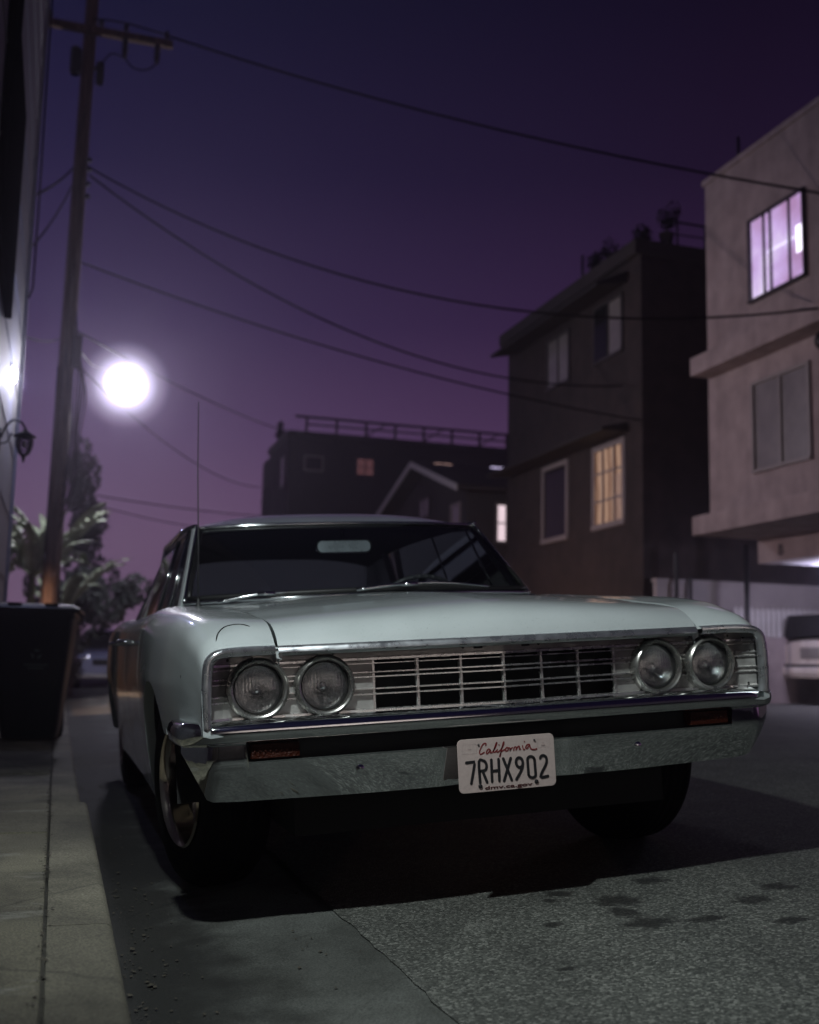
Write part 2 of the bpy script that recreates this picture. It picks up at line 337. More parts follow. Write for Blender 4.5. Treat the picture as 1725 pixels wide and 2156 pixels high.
    m7 = n.new('ShaderNodeMix'); m7.data_type = 'RGBA'; m7.blend_type = 'MULTIPLY'; m7.inputs[0].default_value = .8; l.new(m6.outputs[2], m7.inputs[6]); l.new(rs.outputs[0], m7.inputs[7])
    l.new(m7.outputs[2], p.inputs['Base Color']); p.inputs['Roughness'].default_value = .85
    b = n.new('ShaderNodeBump'); b.inputs['Strength'].default_value = .45; b.inputs['Distance'].default_value = .004; l.new(f.outputs[0], b.inputs['Height']); l.new(b.outputs[0], p.inputs['Normal'])
    return m
M['asphalt'] = asphalt()
M['gutter'] = concrete('gutter_concrete', (.115, .12, .112), (.058, .06, .054), (-.97, -.66, (.014, .0135, .011)))
M['walk'] = concrete('sidewalk_concrete', (.205, .187, .133), (.08, .073, .052), scuff=True)
M['kerb'] = concrete('kerb_concrete', (.20, .183, .135), (.10, .092, .066))
M['dirt'] = pm('dirt', (.04, .036, .03), .95, noise=.5, nscale=5, bump=.5, bscale=30)

b = MB(); b.add([(-100, -40, -.06), (100, -40, -.06), (100, 200, -.06), (-100, 200, -.06)], [(0, 1, 2, 3)])
tag(b.build('ground', M['dirt']), None, None, kind='structure')
b = MB()
xs = [-.474, -.3, 0, .6, 1.2, 1.8, 2.4, 2.6, 3.4, 5, 7, 12, 30]; ys = [-14, -8, -4, -2, 0, 2, 4, 8, 14, 22, 34, 60, 130]
random.seed(3)
ysf = lin(-14, -1.6, 12)+lin(-1.55, 3.0, 70)[0:]+[4, 6, 8, 12, 18, 26, 40, 70, 130]
rows = []
for y in ysf:
    rows.append([((x+random.uniform(-.006, .006)) if i == 0 else x, y, road_z(x)+.004) for i, x in enumerate(xs)])
b.grid(rows)
tag(b.build('road', M['asphalt'], smooth=True), None, None, kind='structure')
b = MB(); b.grid([[(-1.14, y, road_z(-1.14)), (-.46, y, road_z(-.46))] for y in [-14, -5, -2, 0, 2, 5, 12, 30, 130]])
tag(b.build('gutter', M['gutter']), None, None, kind='structure')
def kerb_block(b, x0, x1, y0, y1, zt):
    n = 4; r = .022; prof = [(x0, -.05), (x0, zt)] + [(x1-r+r*math.sin(a), zt-r+r*math.cos(a)) for a in lin(0, math.pi/2, n)] + [(x1+.012, -.05)]
    rows = [[(px, y, pz) for px, pz in prof] for y in (y0, y1)]
    b.grid(rows); b.add([(px, y0, pz) for px, pz in prof], [tuple(range(len(prof)))]); b.add([(px, y1, pz) for px, pz in prof], [tuple(range(len(prof)))])
b = MB()
for y0, y1, z, x1 in [(-9, -3.2, .150, -1.135), (-3.19, -.26, .151, -1.133), (-.25, 2.03, .150, -1.132), (2.033, 4.6, .128, -1.155), (4.61, 7.2, .128, -1.153), (7.21, 10, .128, -1.152), (10.01, 40, .128, -1.15)]:
    kerb_block(b, -1.284, x1, y0, y1, z)
tag(smooth_angle(b.build('curb', M['kerb'])), None, None, kind='structure')
b = MB()
for y0, y1, z in [(-9, -2.6, .149), (-2.59, -.30, .151), (-.29, 1.2, .147), (1.205, 2.03, .150), (2.04, 3.5, .124), (3.51, 5.0, .126), (5.01, 6.5, .125), (6.51, 8.0, .126), (8.01, 9.5, .124), (9.51, 40, .125)]:
    b.box(-3.2, -1.292, y0, y1, -.05, z)
tag(b.build('sidewalk', M['walk'], bevel=.006), None, None, kind='structure')
tag(MB().box(-1.32, -1.26, -9, 40, -.04, .112).build('joint_dirt', M['dirt']), 'dark dirt packed in the joint between curb and sidewalk', 'dirt', kind='stuff')
M['leaflit'] = pm('dry_leaf', (.05, .042, .03), .8, noise=.5, nscale=3)
b = MB()
random.seed(11)
for i in range(1700):      # grit and leaf crumbs lying along the kerb
    y = random.uniform(-1.3, 9); x = -1.125+abs(random.gauss(0, .075)) if random.random() < .8 else random.uniform(-1.1, -.5)
    if random.random() < .35: x = -1.29+random.gauss(0, .008); z = .150 if y < 2 else .128
    else: z = road_z(x)
    s = random.uniform(.002, .008)*(1 if random.random() < .93 else 1.8); a = random.uniform(0, 6.3)
    p = [(x+s*math.cos(a+k*1.57)*random.uniform(.5, 1), y+s*math.sin(a+k*1.57), z+.003+random.uniform(0, s*.5)) for k in range(4)]
    b.add(p+[(x, y, z+.002+s*.6)], [(0, 1, 4), (1, 2, 4), (2, 3, 4), (3, 0, 4)])
tag(b.build('gutter_debris', M['leaflit'], fixn=False), 'crumbs of leaves and grit lying along the curb and gutter', 'debris', kind='stuff')

# ================================================================== THE CAR (own frame: X right in the picture, Y to its tail, Z up)
ca = R(4.0392)
car = empty('vintage_car', (-.75+.75*math.cos(ca), 0, .03+.75*math.sin(ca)), (0, -ca, 0))
tag(car, 'pale grey vintage sedan with four round headlights and chrome bumper at the curb', 'car')
Z_E = pchip([(-.09, .783), (-.06, .806), (-.02, .830), (.03, .850), (.12, .865), (.28, .879), (.45, .896), (.77, .918), (1.27, .952), (1.5, .957), (2.4, .955), (3.2, .957), (3.7, .970), (4.2, .955), (4.88, .905)])
Z_86 = pchip([(-.09, .776), (-.06, .797), (-.02, .818), (.05, .838), (.156, .865), (.33, .886), (.456, .897), (.8, .915), (1.27, .938), (1.5, .942), (2.4, .938), (3.0, .942), (3.7, .962), (4.2, .945), (4.88, .895)])
WID = pchip([(-.09, .925), (.15, .955), (.5, .985), (.9, 1.0), (2.2, .985), (3.0, .985), (3.8, 1.0), (4.4, .985), (4.88, .93)])
X0 = pchip([(-.09, .671), (1.20, .671), (1.46, .785), (3.6, .785), (4.1, .68), (4.88, .66)])
FY, RY, AR = .80, 3.76, .365
def zbot(Y):
    base = .555 if Y < FY-.1 else (.25 if Y < 4.0 else .33)
    if abs(Y-FY) < AR: return max(base if Y > FY else .53, .33+math.sqrt(AR*AR-(Y-FY)**2)*.98)
    if abs(Y-RY) < AR: return .31+math.sqrt(AR*AR-(Y-RY)**2)*.9
    return base
def sstep(a, b_, x):
    t = min(1, max(0, (x-a)/(b_-a))); return t*t*(3-2*t)
def flank(Y, zb=None):
    ze, z8, wd, x0 = Z_E(Y), Z_86(Y), WID(Y), X0(Y)
    wt = 1-(1-wd)*.6
    if zb is None: zb = zbot(Y)
    z4 = z8-.10; z5 = min(.69, z4-.07); zb = min(zb, z5-.004) if zb < .69 else zb
    top = catmull([(x0, ze), ((x0+.868*wt)/2, max(ze, z8)*.5+(ze+z8)*.25+.004), (.868*wt, z8), (.914*wt, z8-.036), (.938*(wt+wd)/2, z4), (.953*wd, z5)], 5)
    low = []
    for k in range(1, 9):
        z = z5+(zb-z5)*k/8
        low.append((wd*(.953-.052*(max(0, z5-z)/.45)**1.7), z))
    pts = [tuple(p) for p in top]+low
    pts.append((pts[-1][0]-.035, pts[-1][1]+.003))
    out = []
    for x, z in pts:
        sh = .05*(1-min(1, max(0, (x-.671)/(.868*wt-.671))))*(1-sstep(-.09, .4, Y))
        out.append((x, Y+sh, z))
    out.insert(0, (out[0][0]+.002, out[0][1], out[0][2]-.03))
    return out
def stations(a, b_):
    S = set(round(v, 4) for v in lin(a, b_, max(3, int((b_-a)/.07))))
    for c in (FY, RY):
        for th in lin(0, math.pi, 25):
            y = c-AR*math.cos(th)
            if a < y < b_: S.add(round(y, 4))
    for y in (-.09, -.075, -.06, -.04, -.02, .0, .03, .06, .09, .12, .16, .2, .25, .3):
        if a < y < b_: S.add(y)
    for c in (FY-AR, FY+AR, RY-AR, RY+AR):
        if a < c < b_: S.add(round(c-.0005, 4)); S.add(round(c+.0005, 4))
    return sorted(S | {a, b_})
def mirror(p, s): return (p[0]*s, p[1], p[2])
def panel(name, a, b_, s, mat):
    rows = [[mirror(p, s) for p in flank(y)] for y in stations(a, b_)]
    # fold the cut edges inward so gaps read as dark shut lines
    first = [(p[0]-.02*s, p[1]+.001, p[2]-.006) for p in rows[0]]; last = [(p[0]-.02*s, p[1]-.001, p[2]-.006) for p in rows[-1]]
    o = MB().grid([first]+rows+[last]).build(name, mat, car); return smooth_angle(o, 38)
parts = {}
for s in (-1, 1):
    parts['fender', s] = panel('front_fender', -.09, 1.405, s, M['paint'])
    parts['fdoor', s] = panel('front_door', 1.412, 2.42, s, M['paint'])
    parts['rdoor', s] = panel('rear_door', 2.427, 3.25, s, M['paint'])
    parts['quarter', s] = panel('rear_quarter_panel', 3.257, 4.88, s, M['paint'])

# cracked paint on the crown of the right fender
def on_fender(x, Y, s):
    P = flank(Y)[1:]; xs = [p[0] for p in P[:18]]; i = int(np.searchsorted(xs, abs(x))); i = min(max(i, 1), 17); k = (abs(x)-xs[i-1])/(xs[i]-xs[i-1])
    return (x, P[i-1][1]+(P[i][1]-P[i-1][1])*k, P[i-1][2]+(P[i][2]-P[i-1][2])*k+.0008)
MB().tube([on_fender(x, y, -1) for x, y in catmull([(-.835, -.045), (-.822, -.005), (-.80, .03), (-.775, .04), (-.75, .03), (-.728, .005)], 4)], [.0006]+[.0019]*18+[.0015, .0006], 5).build('paint_crack', M['black'], parts['fender', -1])
# hood
EY = pchip([(0, -.04), (.06, -.022), (.14, .012), (.22, .06), (.32, .14), (.45, .29), (.58, .45), (.78, .77), (1, 1.25)])
EZ = pchip([(0, .783), (.06, .805), (.14, .828), (.22, .847), (.32, .861), (.45, .877), (.58, .895), (.78, .918), (1, .951)])
CY = pchip([(0, -.084), (.06, -.072), (.14, -.05), (.22, -.014), (.32, .05), (.45, .18), (.58, .36), (.78, .66), (1, 1.10)])
CZ = pchip([(0, .784), (.06, .812), (.14, .842), (.22, .866), (.32, .888), (.45, .908), (.58, .928), (.78, .953), (1, .978)])
us = [-1, -.985, -.95, -.9, -.8, -.7, -.58, -.45, -.32, -.2, -.11, -.05, -.02, 0, .02, .05, .11, .2, .32, .45, .58, .7, .8, .9, .95, .985, 1]
def hoodpt(t, u):
    a = abs(u); bz = .30*(1-min(1, a/.62))**1.3+.70*(1-a**2.2); by = 1-a**1.6
    return (u*.664, EY(t)+(CY(t)-EY(t))*by, EZ(t)+(CZ(t)-EZ(t))*bz)
ts = lin(0, .3, 22)+lin(.32, 1, 26)
rows = [[hoodpt(t, u) for u in us] for t in ts]
rows = [[(p[0], p[1]+.022, p[2]-.026) for p in rows[0]], [(p[0], p[1]+.004, p[2]-.018) for p in rows[0]]]+rows+[[(p[0], p[1]+.0, p[2]-.03) for p in rows[-1]]]
for r_ in rows:
    r_.insert(0, (r_[0][0]+.003, r_[0][1], r_[0][2]-.03)); r_.append((r_[-1][0]-.003, r_[-1][1], r_[-1][2]-.03))
hood = smooth_angle(MB().grid(rows).build('hood', M['paint'], car), 42)
# bright strip along the hood lip
rows = []
for u in lin(-1, 1, 41):
    p = hoodpt(0, u); x = p[0]; y = p[1]
    rows.append([(x, y+.012, .766), (x, y-.006, .764), (x, y-.012, .768), (x, y-.010, .778), (x, y-.003, .785), (x, y+.012, .788)])
o = MB().grid(rows).build('hood_trim', M['dull_trim'], car); smooth_angle(o, 60)
# bright bezel round the headlight panels
for s in (-1, 1):
    path = [(.675, -.052, .775), (.73, -.065, .776), (.79, -.083, .775), (.832, -.092, .771), (.853, -.095, .761), (.864, -.095, .742), (.869, -.094, .70), (.871, -.09, .64), (.871, -.085, .575)]
    path = catmull(path, 4)
    rows = []
    for p in path:
        k = min(1, max(0, (p[0]-.82)/.045)) if p[2] > .745 else 1
        out = Vector((k, 0, 1-k)).normalized()
        prof = [(-.012, .02), (-.014, .0), (-.008, -.008), (.0, -.011), (.008, -.008), (.012, .004), (.012, .02)]
        rows.append([((p[0]+out.x*a)*s, p[1]+d, p[2]+out.z*a) for a, d in prof])
    smooth_angle(MB().grid(rows).build('fender_trim', M['dull_trim'], car), 50)
# grille: ribbed silver panel with the openings in its middle
def gy(x):
    a = abs(x); y = -.055*(1-min(1, a/.5))**1.2
    if a > .79: y -= .05*((a-.79)/.075)**1.5
    return y
RZ = [(.592, .0052, .013), (.637, .0029, .011), (.652, .0029, .011), (.686, .0029, .011), (.699, .0029, .011), (.724, .002, .007), (.737, .0052, .013)]
prof = [(.570, .03, 0), (.5855, .0, 0)]
for z, h, d in RZ:
    prof += [(z-h, 0, 0), (z-h*.6, -d, 1), (z+h*.6, -d, 1), (z+h, 0, 1)]
prof += [(.7445, 0, 0), (.745, -.004, 0), (.766, -.004, 0), (.770, .012, 0)]
cols = [0, .128, .256, .385]; bw = .0050
edges = sorted(set([-c-bw for c in cols]+[-c+bw for c in cols]+[c-bw for c in cols]+[c+bw for c in cols]))
xs_ = sorted(set(edges+[round(v, 4) for v in lin(-.866, .866, 70)]))
HL = (-.719, -.5296, .5296, .719)
xs_ = sorted(set(xs_+[round(c+v, 4) for c in HL for v in lin(-.081, .081, 24)]))
xs_ = [x for i, x in enumerate(xs_) if i == 0 or x-xs_[i-1] > 1e-3]
pf = [prof[0]]
for a_, c_ in zip(prof, prof[1:]):
    k_ = max(1, int(abs(c_[0]-a_[0])/.006)); pf += [(a_[0]+(c_[0]-a_[0])*i/k_, a_[1]+(c_[1]-a_[1])*i/k_, c_[2]) for i in range(1, k_+1)]
prof = pf
def is_open(x):
    a = abs(x); return a < .385-bw and min(abs(a-c) for c in cols) > bw
b = MB()
for i in range(len(xs_)-1):
    xa, xb = xs_[i], xs_[i+1]; op = is_open((xa+xb)/2); ya, yb = gy(xa), gy(xb)
    for (z0, d0, r0), (z1, d1, r1) in zip(prof, prof[1:]):
        ridge = r1 == 1
        if min(math.hypot((xa+xb)/2-c, (z0+z1)/2-.669) for c in HL) < .0775: continue
        if op and not ridge and .59 < z0 < .74 and .59 < z1 < .745: continue
        b.mat(1 if ridge else 0)
        b.add([(xa, ya+d0, z0), (xb, yb+d0, z0), (xb, yb+d1, z1), (xa, ya+d1, z1)], [(0, 1, 2, 3)])
        if op and ridge and d0 == 0:   # close the back of the bars
            b.add([(xa, ya+.012, z0), (xb, yb+.012, z0), (xb, yb, z0), (xa, ya, z0)], [(0, 1, 2, 3)])
b.mat(1)
for c in edges[::2]:
    x = c+bw; y = gy(x)
    b.box(x-.0032, x+.0032, y-.004, y+.014, .594, .735)
b.mat(2)
for x, z in [(-.5, .757), (-.66, .758), (-.12, .757), (.12, .757), (.5, .757), (.66, .758), (-.80, .752), (.80, .752), (.84, .742), (-.84, .742), (.845, .60)]:
    b.lathe([(.0045, -.012), (.003, -.014), (.0005, -.0145)], (x, gy(x)+.006 if abs(x) < .79 else gy(x)+.008, z), 'Y', 8)
for x in (-.075, .075):
    b.box(x-.012, x+.012, gy(x)-.010, gy(x)-.004, .752, .758)
grille = b.build('grille', [M['argent'], M['ridge'], M['black']], car, fixn=False)
MB().box(-.66, .66, .09, .14, .50, .775).box(-.86, .86, .066, .09, .49, .72).build('radiator_support', M['black'], car)

# headlights
def headlight(x):
    c = (x, 0, .669)
    bez = MB().lathe([(.0865, .03), (.0875, -.012), (.0865, -.024), (.0825, -.034), (.077, -.0385), (.0725, -.036), (.0705, -.028), (.0695, -.006)], c, 'Y', 48)
    for da in (R(90), R(-92)):
        bez.box(x-.012, x+.012, -.016, .01, c[2]+math.sin(da)*.0905-.008, c[2]+math.sin(da)*.0905+.006)
    h = bez.build('headlight', pm_bezel, car); smooth_angle(h, 40)
    smooth_angle(MB().lathe([(.070, -.004), (.068, -.004), (.0675, -.016), (.0655, -.018), (.0640, -.012), (.0635, .004)], c, 'Y', 40).build('retaining_ring', M['trim_ring'], h), 40)
    pr = [(.0637, .004)]+[(.0637*math.sin(a), .055-.051*(math.sin(a))**2) for a in lin(math.pi/2, .02, 12)]
    MB().lathe(pr, c, 'Y', 40).build('reflector', M['reflector'], h, smooth=True)
    cap = MB().lathe([(.014, .03), (.0145, .016), (.011, .008), (.003, .005), (.0005, .0048)], c, 'Y', 20)
    cap.build('bulb_shield', M['chrome'], h, smooth=True)
    pr = [(.0645*math.sin(a), -.010-.016*math.cos(a)+.0) for a in lin(math.pi/2, .01, 12)]
    MB().lathe(pr, c, 'Y', 40).build('headlight_lens', M['lens'], h, smooth=True)
pm_bezel = pm('headlight_bezel', (.40, .39, .37), .28, .9, rnoise=.1, nscale=20)
M['trim_ring'] = pm('retaining_ring', (.10, .10, .10), .35, .8)
for x in (-.719, -.5296, .5296, .719): headlight(x)

# bumper
bp = catmull([(0, -.092), (.25, -.091), (.5, -.088), (.72, -.083), (.84, -.076), (.902, -.060), (.936, -.015), (.946, .07), (.946, .20)], 6)
bp = [(-x, y) for x, y in [tuple(q) for q in bp][::-1]][:-1]+[tuple(q) for q in bp]
blade = [(-.115, .578), (-.10, .587), (-.06, .5905), (-.028, .5875), (-.008, .5785), (.0, .566), (.0, .556), (-.003, .545), (-.010, .535), (-.022, .528), (-.05, .525), (-.08, .526)]
rows = []
for i, (x, y) in enumerate(bp):
    a = bp[max(i-1, 0)]; c = bp[min(i+1, len(bp)-1)]; t = Vector((c[0]-a[0], c[1]-a[1])).normalized(); nn = Vector((t.y, -t.x))
    k = .3+.7*min(1, max(0, (.97-abs(x))/.1)) if abs(x) > .87 else 1
    rows.append([(x+nn.x*d*k if d < 0 else x, y+nn.y*d*k, z-(.0 if abs(x) < .9 else 0)) for d, z in blade])
b = MB().grid(rows)
# lower face
def lf(x):
    a = abs(x)
    y = float(np.interp(a, [0, .5, .75, .845, .862, .93], [-.062, -.060, -.058, -.054, -.050, -.000]))
    if a < .205: y += .008*(1-sstep(.165, .205, a))
    zb = float(np.interp(a, [0, .78, .845, .862, .93], [.365, .366, .370, .378, .51])); 
    zt = .478 if a < .757 else (.528 if a > .762 else .478+.05*(a-.757)/.005)
    return y, zb, zt
xl = sorted(set([-.93, -.915, -.895, -.88, -.87, -.862, -.854, -.845, -.83, -.80, -.77, -.762, -.757, -.74, -.7, -.6, -.5, -.4, -.3, -.25, -.205, -.19, -.18, -.165, -.1, 0]+[.93, .915, .895, .88, .87, .862, .854, .845, .83, .80, .77, .762, .757, .74, .7, .6, .5, .4, .3, .25, .205, .19, .18, .165, .1]))
rows = []
for x in xl:
    y, zb, zt = lf(x); H = zt-zb
    row = [(x, y+.05, zt-.002), (x, y+.004, zt), (x, y, zt-.004)]
    for k in ((.15, .35, .55, .75, .9, 1) if zt < .5 else (.2, .33, .45, .62, .8, 1)):
        row.append((x, y+(.026+.050*sstep(.35, .84, abs(x)))*max(0, (.474-(zt-.004-(H-.004)*k))/.11)**1.15, zt-.004-(H-.004)*k))
    row.append((x, y+.10, zb+.006)); rows.append(row)
b.grid(rows)
for x, z in [(-.446, .437), (.425, .437)]:
    y = lf(x)[0]+.009; b.lathe([(.0125, .004), (.0115, -.003), (.007, -.006), (.0005, -.007)], (x, y, z), 'Y', 18)
for s in (-1, 1):
    b.lathe([(.012, .004), (.011, -.003), (.006, -.006), (.0005, -.007)], (.895*s, .012, .475), 'Y', 16)
bumper = b.build('front_bumper', M['bchrome'], car); smooth_angle(bumper, 34)
MB().box(-.79, .79, -.012, .0, .44, .56).build('slot_backing', M['black'], bumper)
for s in (-1, 1):
    b = MB().box(.615*s if s > 0 else -.748, .748 if s > 0 else -.615, -.052, -.01, .484, .523)
    for k in range(9):
        x = (.622+.0146*k)*s; b.lathe([(.0045, -.0515), (.003, -.055), (.0005, -.0555)], (x, 0, .503), 'Y', 8)
    b.build('turn_signal', M['amber'], bumper, bevel=.004)

# licence plate
PX, PZ, PY = -.015, .4204, -.080
def rrect(w, h, r, n=5):
    o = []
    for cx, cz, a0 in [(w/2-r, h/2-r, 0), (-w/2+r, h/2-r, 90), (-w/2+r, -h/2+r, 180), (w/2-r, -h/2+r, 270)]:
        for k in range(n+1):
            a = R(a0+90*k/n); o.append((cx+r*math.cos(a), cz+r*math.sin(a)))
    return o
KP = .989
b = MB().prism([(PX+x*KP, PZ+z*KP) for x, z in rrect(.305, .152, .015)], PY, PY+.003, 'Y')
plate = b.build('license_plate', M['plate'], car, bevel=.001)
def ribbon(b, pts, wdt, y):
    pts = [Vector((PX+p[0]*KP, PZ+p[1]*KP)) for p in pts]; wdt *= KP
    L = []; Rr = []
    for i, p in enumerate(pts):
        t = (pts[min(i+1, len(pts)-1)]-pts[max(i-1, 0)]); t = t.normalized() if t.length else Vector((1, 0)); nn = Vector((-t.y, t.x))
        L.append(p+nn*wdt/2); Rr.append(p-nn*wdt/2)
    b.grid([[(q.x, y, q.y) for q in L], [(q.x, y, q.y) for q in Rr]])
    for p in (pts[0], pts[-1]):
        b.add([(p.x+wdt/2*math.cos(a), y+.00005, p.y+wdt/2*math.sin(a)) for a in lin(0, 2*math.pi*11/12, 12)], [tuple(range(12))])
DIG = [[(-.1275,.0104),(-.1022,.0113),(-.1026,.0032),(-.1151,-.0489)],[(-.0878,-.0492),(-.0883,.0116),(-.0739,.0119),(-.071,.0103),(-.0688,.008),(-.0672,.0049),(-.0661,.0014),(-.0657,-.0024),(-.0659,-.0062),(-.0669,-.0096),(-.0685,-.0124),(-.0705,-.0144),(-.0729,-.0154),(-.0764,-.0159),(-.0878,-.0163)],[(-.0784,-.0171),(-.0664,-.0491)],[(-.0499,.0129),(-.0508,-.0485)],[(-.0273,.0128),(-.028,-.0484)],[(-.0499,-.0193),(-.0277,-.0182)],[(-.0126,.0136),(.0105,-.0487)],[(.0108,.0134),(-.0134,-.0487)],[(.0485,-.0019),(.0478,-.0072),(.0455,-.0115),(.0421,-.0143),(.0381,-.015),(.0339,-.0137),(.0304,-.0104),(.028,-.0057),(.0271,-.0003),(.0278,.0049),(.03,.0093),(.0334,.012),(.0375,.0128),(.0416,.0114),(.0451,.0081),(.0475,.0034),(.0485,-.0019)],[(.0485,-.0045),(.0463,-.0159),(.0384,-.0307),(.0254,-.048)],[(.0636,.0041),(.0641,.0071),(.0656,.0098),(.068,.0119),(.0711,.0131),(.0746,.0133),(.0781,.0126),(.0812,.0109),(.0838,.0085),(.0854,.0056),(.086,.0024),(.0869,-.0365),(.0865,-.0415),(.085,-.0442),(.0825,-.0462),(.0794,-.0474),(.076,-.0476),(.0725,-.0469),(.0693,-.0452),(.0668,-.0427),(.0651,-.0398),(.0645,-.0366),(.0636,.0041)],[(.1046,.0065),(.1057,.0091),(.1075,.0112),(.1098,.0127),(.1126,.0133),(.1155,.0131),(.1182,.0121),(.1207,.0104),(.1227,.0081),(.124,.0054),(.1245,.0024),(.1244,-.0044),(.1201,-.0157),(.102,-.047),(.1261,-.047)]]
CAL = [[(-.0651,.0551),(-.0636,.0601),(-.0678,.0617),(-.0747,.0577),(-.0815,.0468),(-.085,.0383),(-.0839,.0322),(-.0787,.0325),(-.0704,.0361)],[(-.0521,.0428),(-.0575,.0443),(-.063,.0382),(-.0639,.033),(-.0597,.0323),(-.0504,.0415),(-.0519,.034),(-.0479,.0334),(-.0439,.0359)],[(-.0439,.0359),(-.0345,.0492),(-.0295,.0606),(-.0323,.0593),(-.0394,.0432),(-.0417,.0352),(-.0372,.0345),(-.0323,.0383)],[(-.0297,.0416),(-.0314,.0356),(-.0277,.0338),(-.0211,.0381)],[(-.0239,.0541),(-.0231,.0533)],[(-.0211,.0375),(-.0112,.0498),(-.0074,.0601),(-.0098,.0597),(-.0158,.0425),(-.0218,.0223),(-.0233,.022),(-.018,.0331),(-.01,.0383),(-.0043,.0394)],[(.0004,.0448),(-.0044,.0409),(-.0047,.036),(.0002,.0349),(.005,.0391),(.0033,.0446),(.0004,.0448)],[(.0037,.0434),(.0103,.0422),(.01,.0346),(.0119,.039),(.018,.0436)],[(.0216,.0351),(.0237,.0426),(.0286,.0447),(.0307,.0415),(.0288,.0355)],[(.0294,.0364),(.0347,.0437),(.0392,.0459),(.0409,.0431),(.0394,.0371),(.0435,.0374)],[(.0503,.0463),(.0522,.0362),(.0563,.0355)],[(.0568,.0582),(.0575,.0572)],[(.0732,.0486),(.0655,.0481),(.0599,.0422),(.0608,.0381),(.0657,.0387),(.073,.0467),(.0748,.0384),(.0803,.0338),(.0897,.0331),(.0949,.0347)]]
b = MB()
for i, sgm in enumerate(DIG): ribbon(b, [tuple(q) for q in (catmull(sgm, 3) if len(sgm) > 8 else sgm)], .0085, PY-.0012-i*.00004)
b.build('serial_characters', M['ink_black'], plate, fixn=False)
b = MB()
for i, sgm in enumerate(CAL): ribbon(b, [tuple(q) for q in (catmull(sgm, 4) if len(sgm) > 2 else sgm)], .0034, PY-.0012-i*.00004)
b.build('state_name', M['ink_red'], plate, fixn=False)
def text_mesh(txt, size, mat, parent, loc, rot, name, width=None, extrude=.0004, bold=0):
    cu = bpy.data.curves.new(name, 'FONT'); cu.body = txt; cu.size = size; cu.extrude = extrude; cu.align_x = 'CENTER'; cu.align_y = 'CENTER'; cu.offset = bold
    t = bpy.data.objects.new(name, cu); COL.objects.link(t); dg = bpy.context.evaluated_depsgraph_get(); dg.update()
    me = bpy.data.meshes.new_from_object(t.evaluated_get(dg)); bpy.data.objects.remove(t); bpy.data.curves.remove(cu)
    if width:
        xs = [v.co.x for v in me.vertices]; k = width/(max(xs)-min(xs))
        for v in me.vertices: v.co.x *= k
    me.materials.clear(); me.materials.append(mat)
    o = bpy.data.objects.new(name, me); COL.objects.link(o); o.location = loc; o.rotation_euler = rot
    if parent: o.parent = parent
    return o
text_mesh('dmv.ca.gov', .0135, pm('plate_dark_red', (.05, .008, .009), .5), plate, (PX, PY-.0012, PZ-.0645), (R(90), 0, 0), 'web_address', width=.149*KP, bold=.0002)
for x, z, r_ in [(-.0873, .0584, .0032), (.0891, .0597, .0032), (-.0876, -.0591, .0066), (.0887, -.0596, .0066)]:
    MB().lathe([(r_, .001), (r_*.9, -.003), (r_*.4, -.0042), (.0002, -.0044)], (PX+x*KP, PY, PZ+z*KP), 'Y', 14).build('plate_bolt', M['ink_black'], plate)
for x0, x1, z0, z1, mk in [(-.1372, -.0943, .0348, .0614, [(-.121, -.111, .0478, .0016)]), (.0973, .1377, .0375, .0616, [(.112, .121, .0434, .003), (.113, .119, .0505, .0014)])]:
    b = MB()
    for seg in ([(x0, z0), (x1, z0)], [(x0, z1), (x1, z1)], [(x0, z0), (x0, z1)], [(x1, z0), (x1, z1)]): ribbon(b, seg, .0006, PY-.0009)
    for u0, u1, zz, wd_ in mk: ribbon(b, [(u0, zz), (u1, zz)], wd_, PY-.0012)
    b.build('sticker_box', M['ink_faint'], plate, fixn=False)

# cowl, windshield, roof, glass
def wbase(u):  # windshield foot
    return (u*.757, 1.43-.20*(1-abs(u)**2.2), .976-.008*abs(u))
def whead(u):
    return (u*.655, 1.80-.09*(1-abs(u)**2.2), 1.318-.006*abs(u)**3)
uw_ = lin(-1, 1, 33)
rows = []
for u in uw_:
    h = hoodpt(1, u*.98); wb = wbase(u)
    x = u*.757; rows.append([(h[0]*1.0 if abs(u) < .98 else x, h[1]+.006, h[2]-.012), (x*.97, (h[1]*.5+wb[1]*.5), min(h[2], wb[2])-.014), (x, wb[1]+.02, wb[2]-.006)])
smooth_angle(MB().grid(rows).build('cowl', M['paint'], car), 40)
rows = [[tuple(Vector(wbase(u)).lerp(Vector(whead(u)), k)+Vector((0, -.018*math.sin(k*math.pi), .012*math.sin(k*math.pi)))) for u in uw_] for k in lin(0, 1, 9)]
MB().grid(rows).build('windshield', M['glass'], car, smooth=True)
def off(p, d): return (p[0], p[1]-d, p[2]+d*.5)
loop = [off(wbase(u), .006) for u in uw_]+[off(tuple(Vector(wbase(1)).lerp(Vector(whead(1)), k)), .008) for k in lin(.1, .95, 6)]+[off(whead(u), .006) for u in uw_[::-1]]+[off(tuple(Vector(whead(-1)).lerp(Vector(wbase(-1)), k)), .008) for k in lin(.05, .9, 6)]
MB().tube(loop+[loop[0]], .0075, 6).build('windshield_trim', M['chrome'], car, smooth=True)
inner = [(p[0]*.975, p[1]+.002, p[2]+(.018 if p[2] < 1.1 else (-.016 if p[2] > 1.28 else 0))) for p in loop]
MB().tube(inner+[inner[0]], .011, 6).build('windshield_gasket', M['trim_black'], car, smooth=True)
ZR = pchip([(1.70, 1.324), (1.78, 1.348), (1.9, 1.378), (2.1, 1.412), (2.4, 1.434), (2.8, 1.43), (3.2, 1.398), (3.55, 1.335)])
ZRE = pchip([(1.70, 1.314), (1.9, 1.328), (2.2, 1.342), (2.8, 1.345), (3.2, 1.325), (3.55, 1.275)])
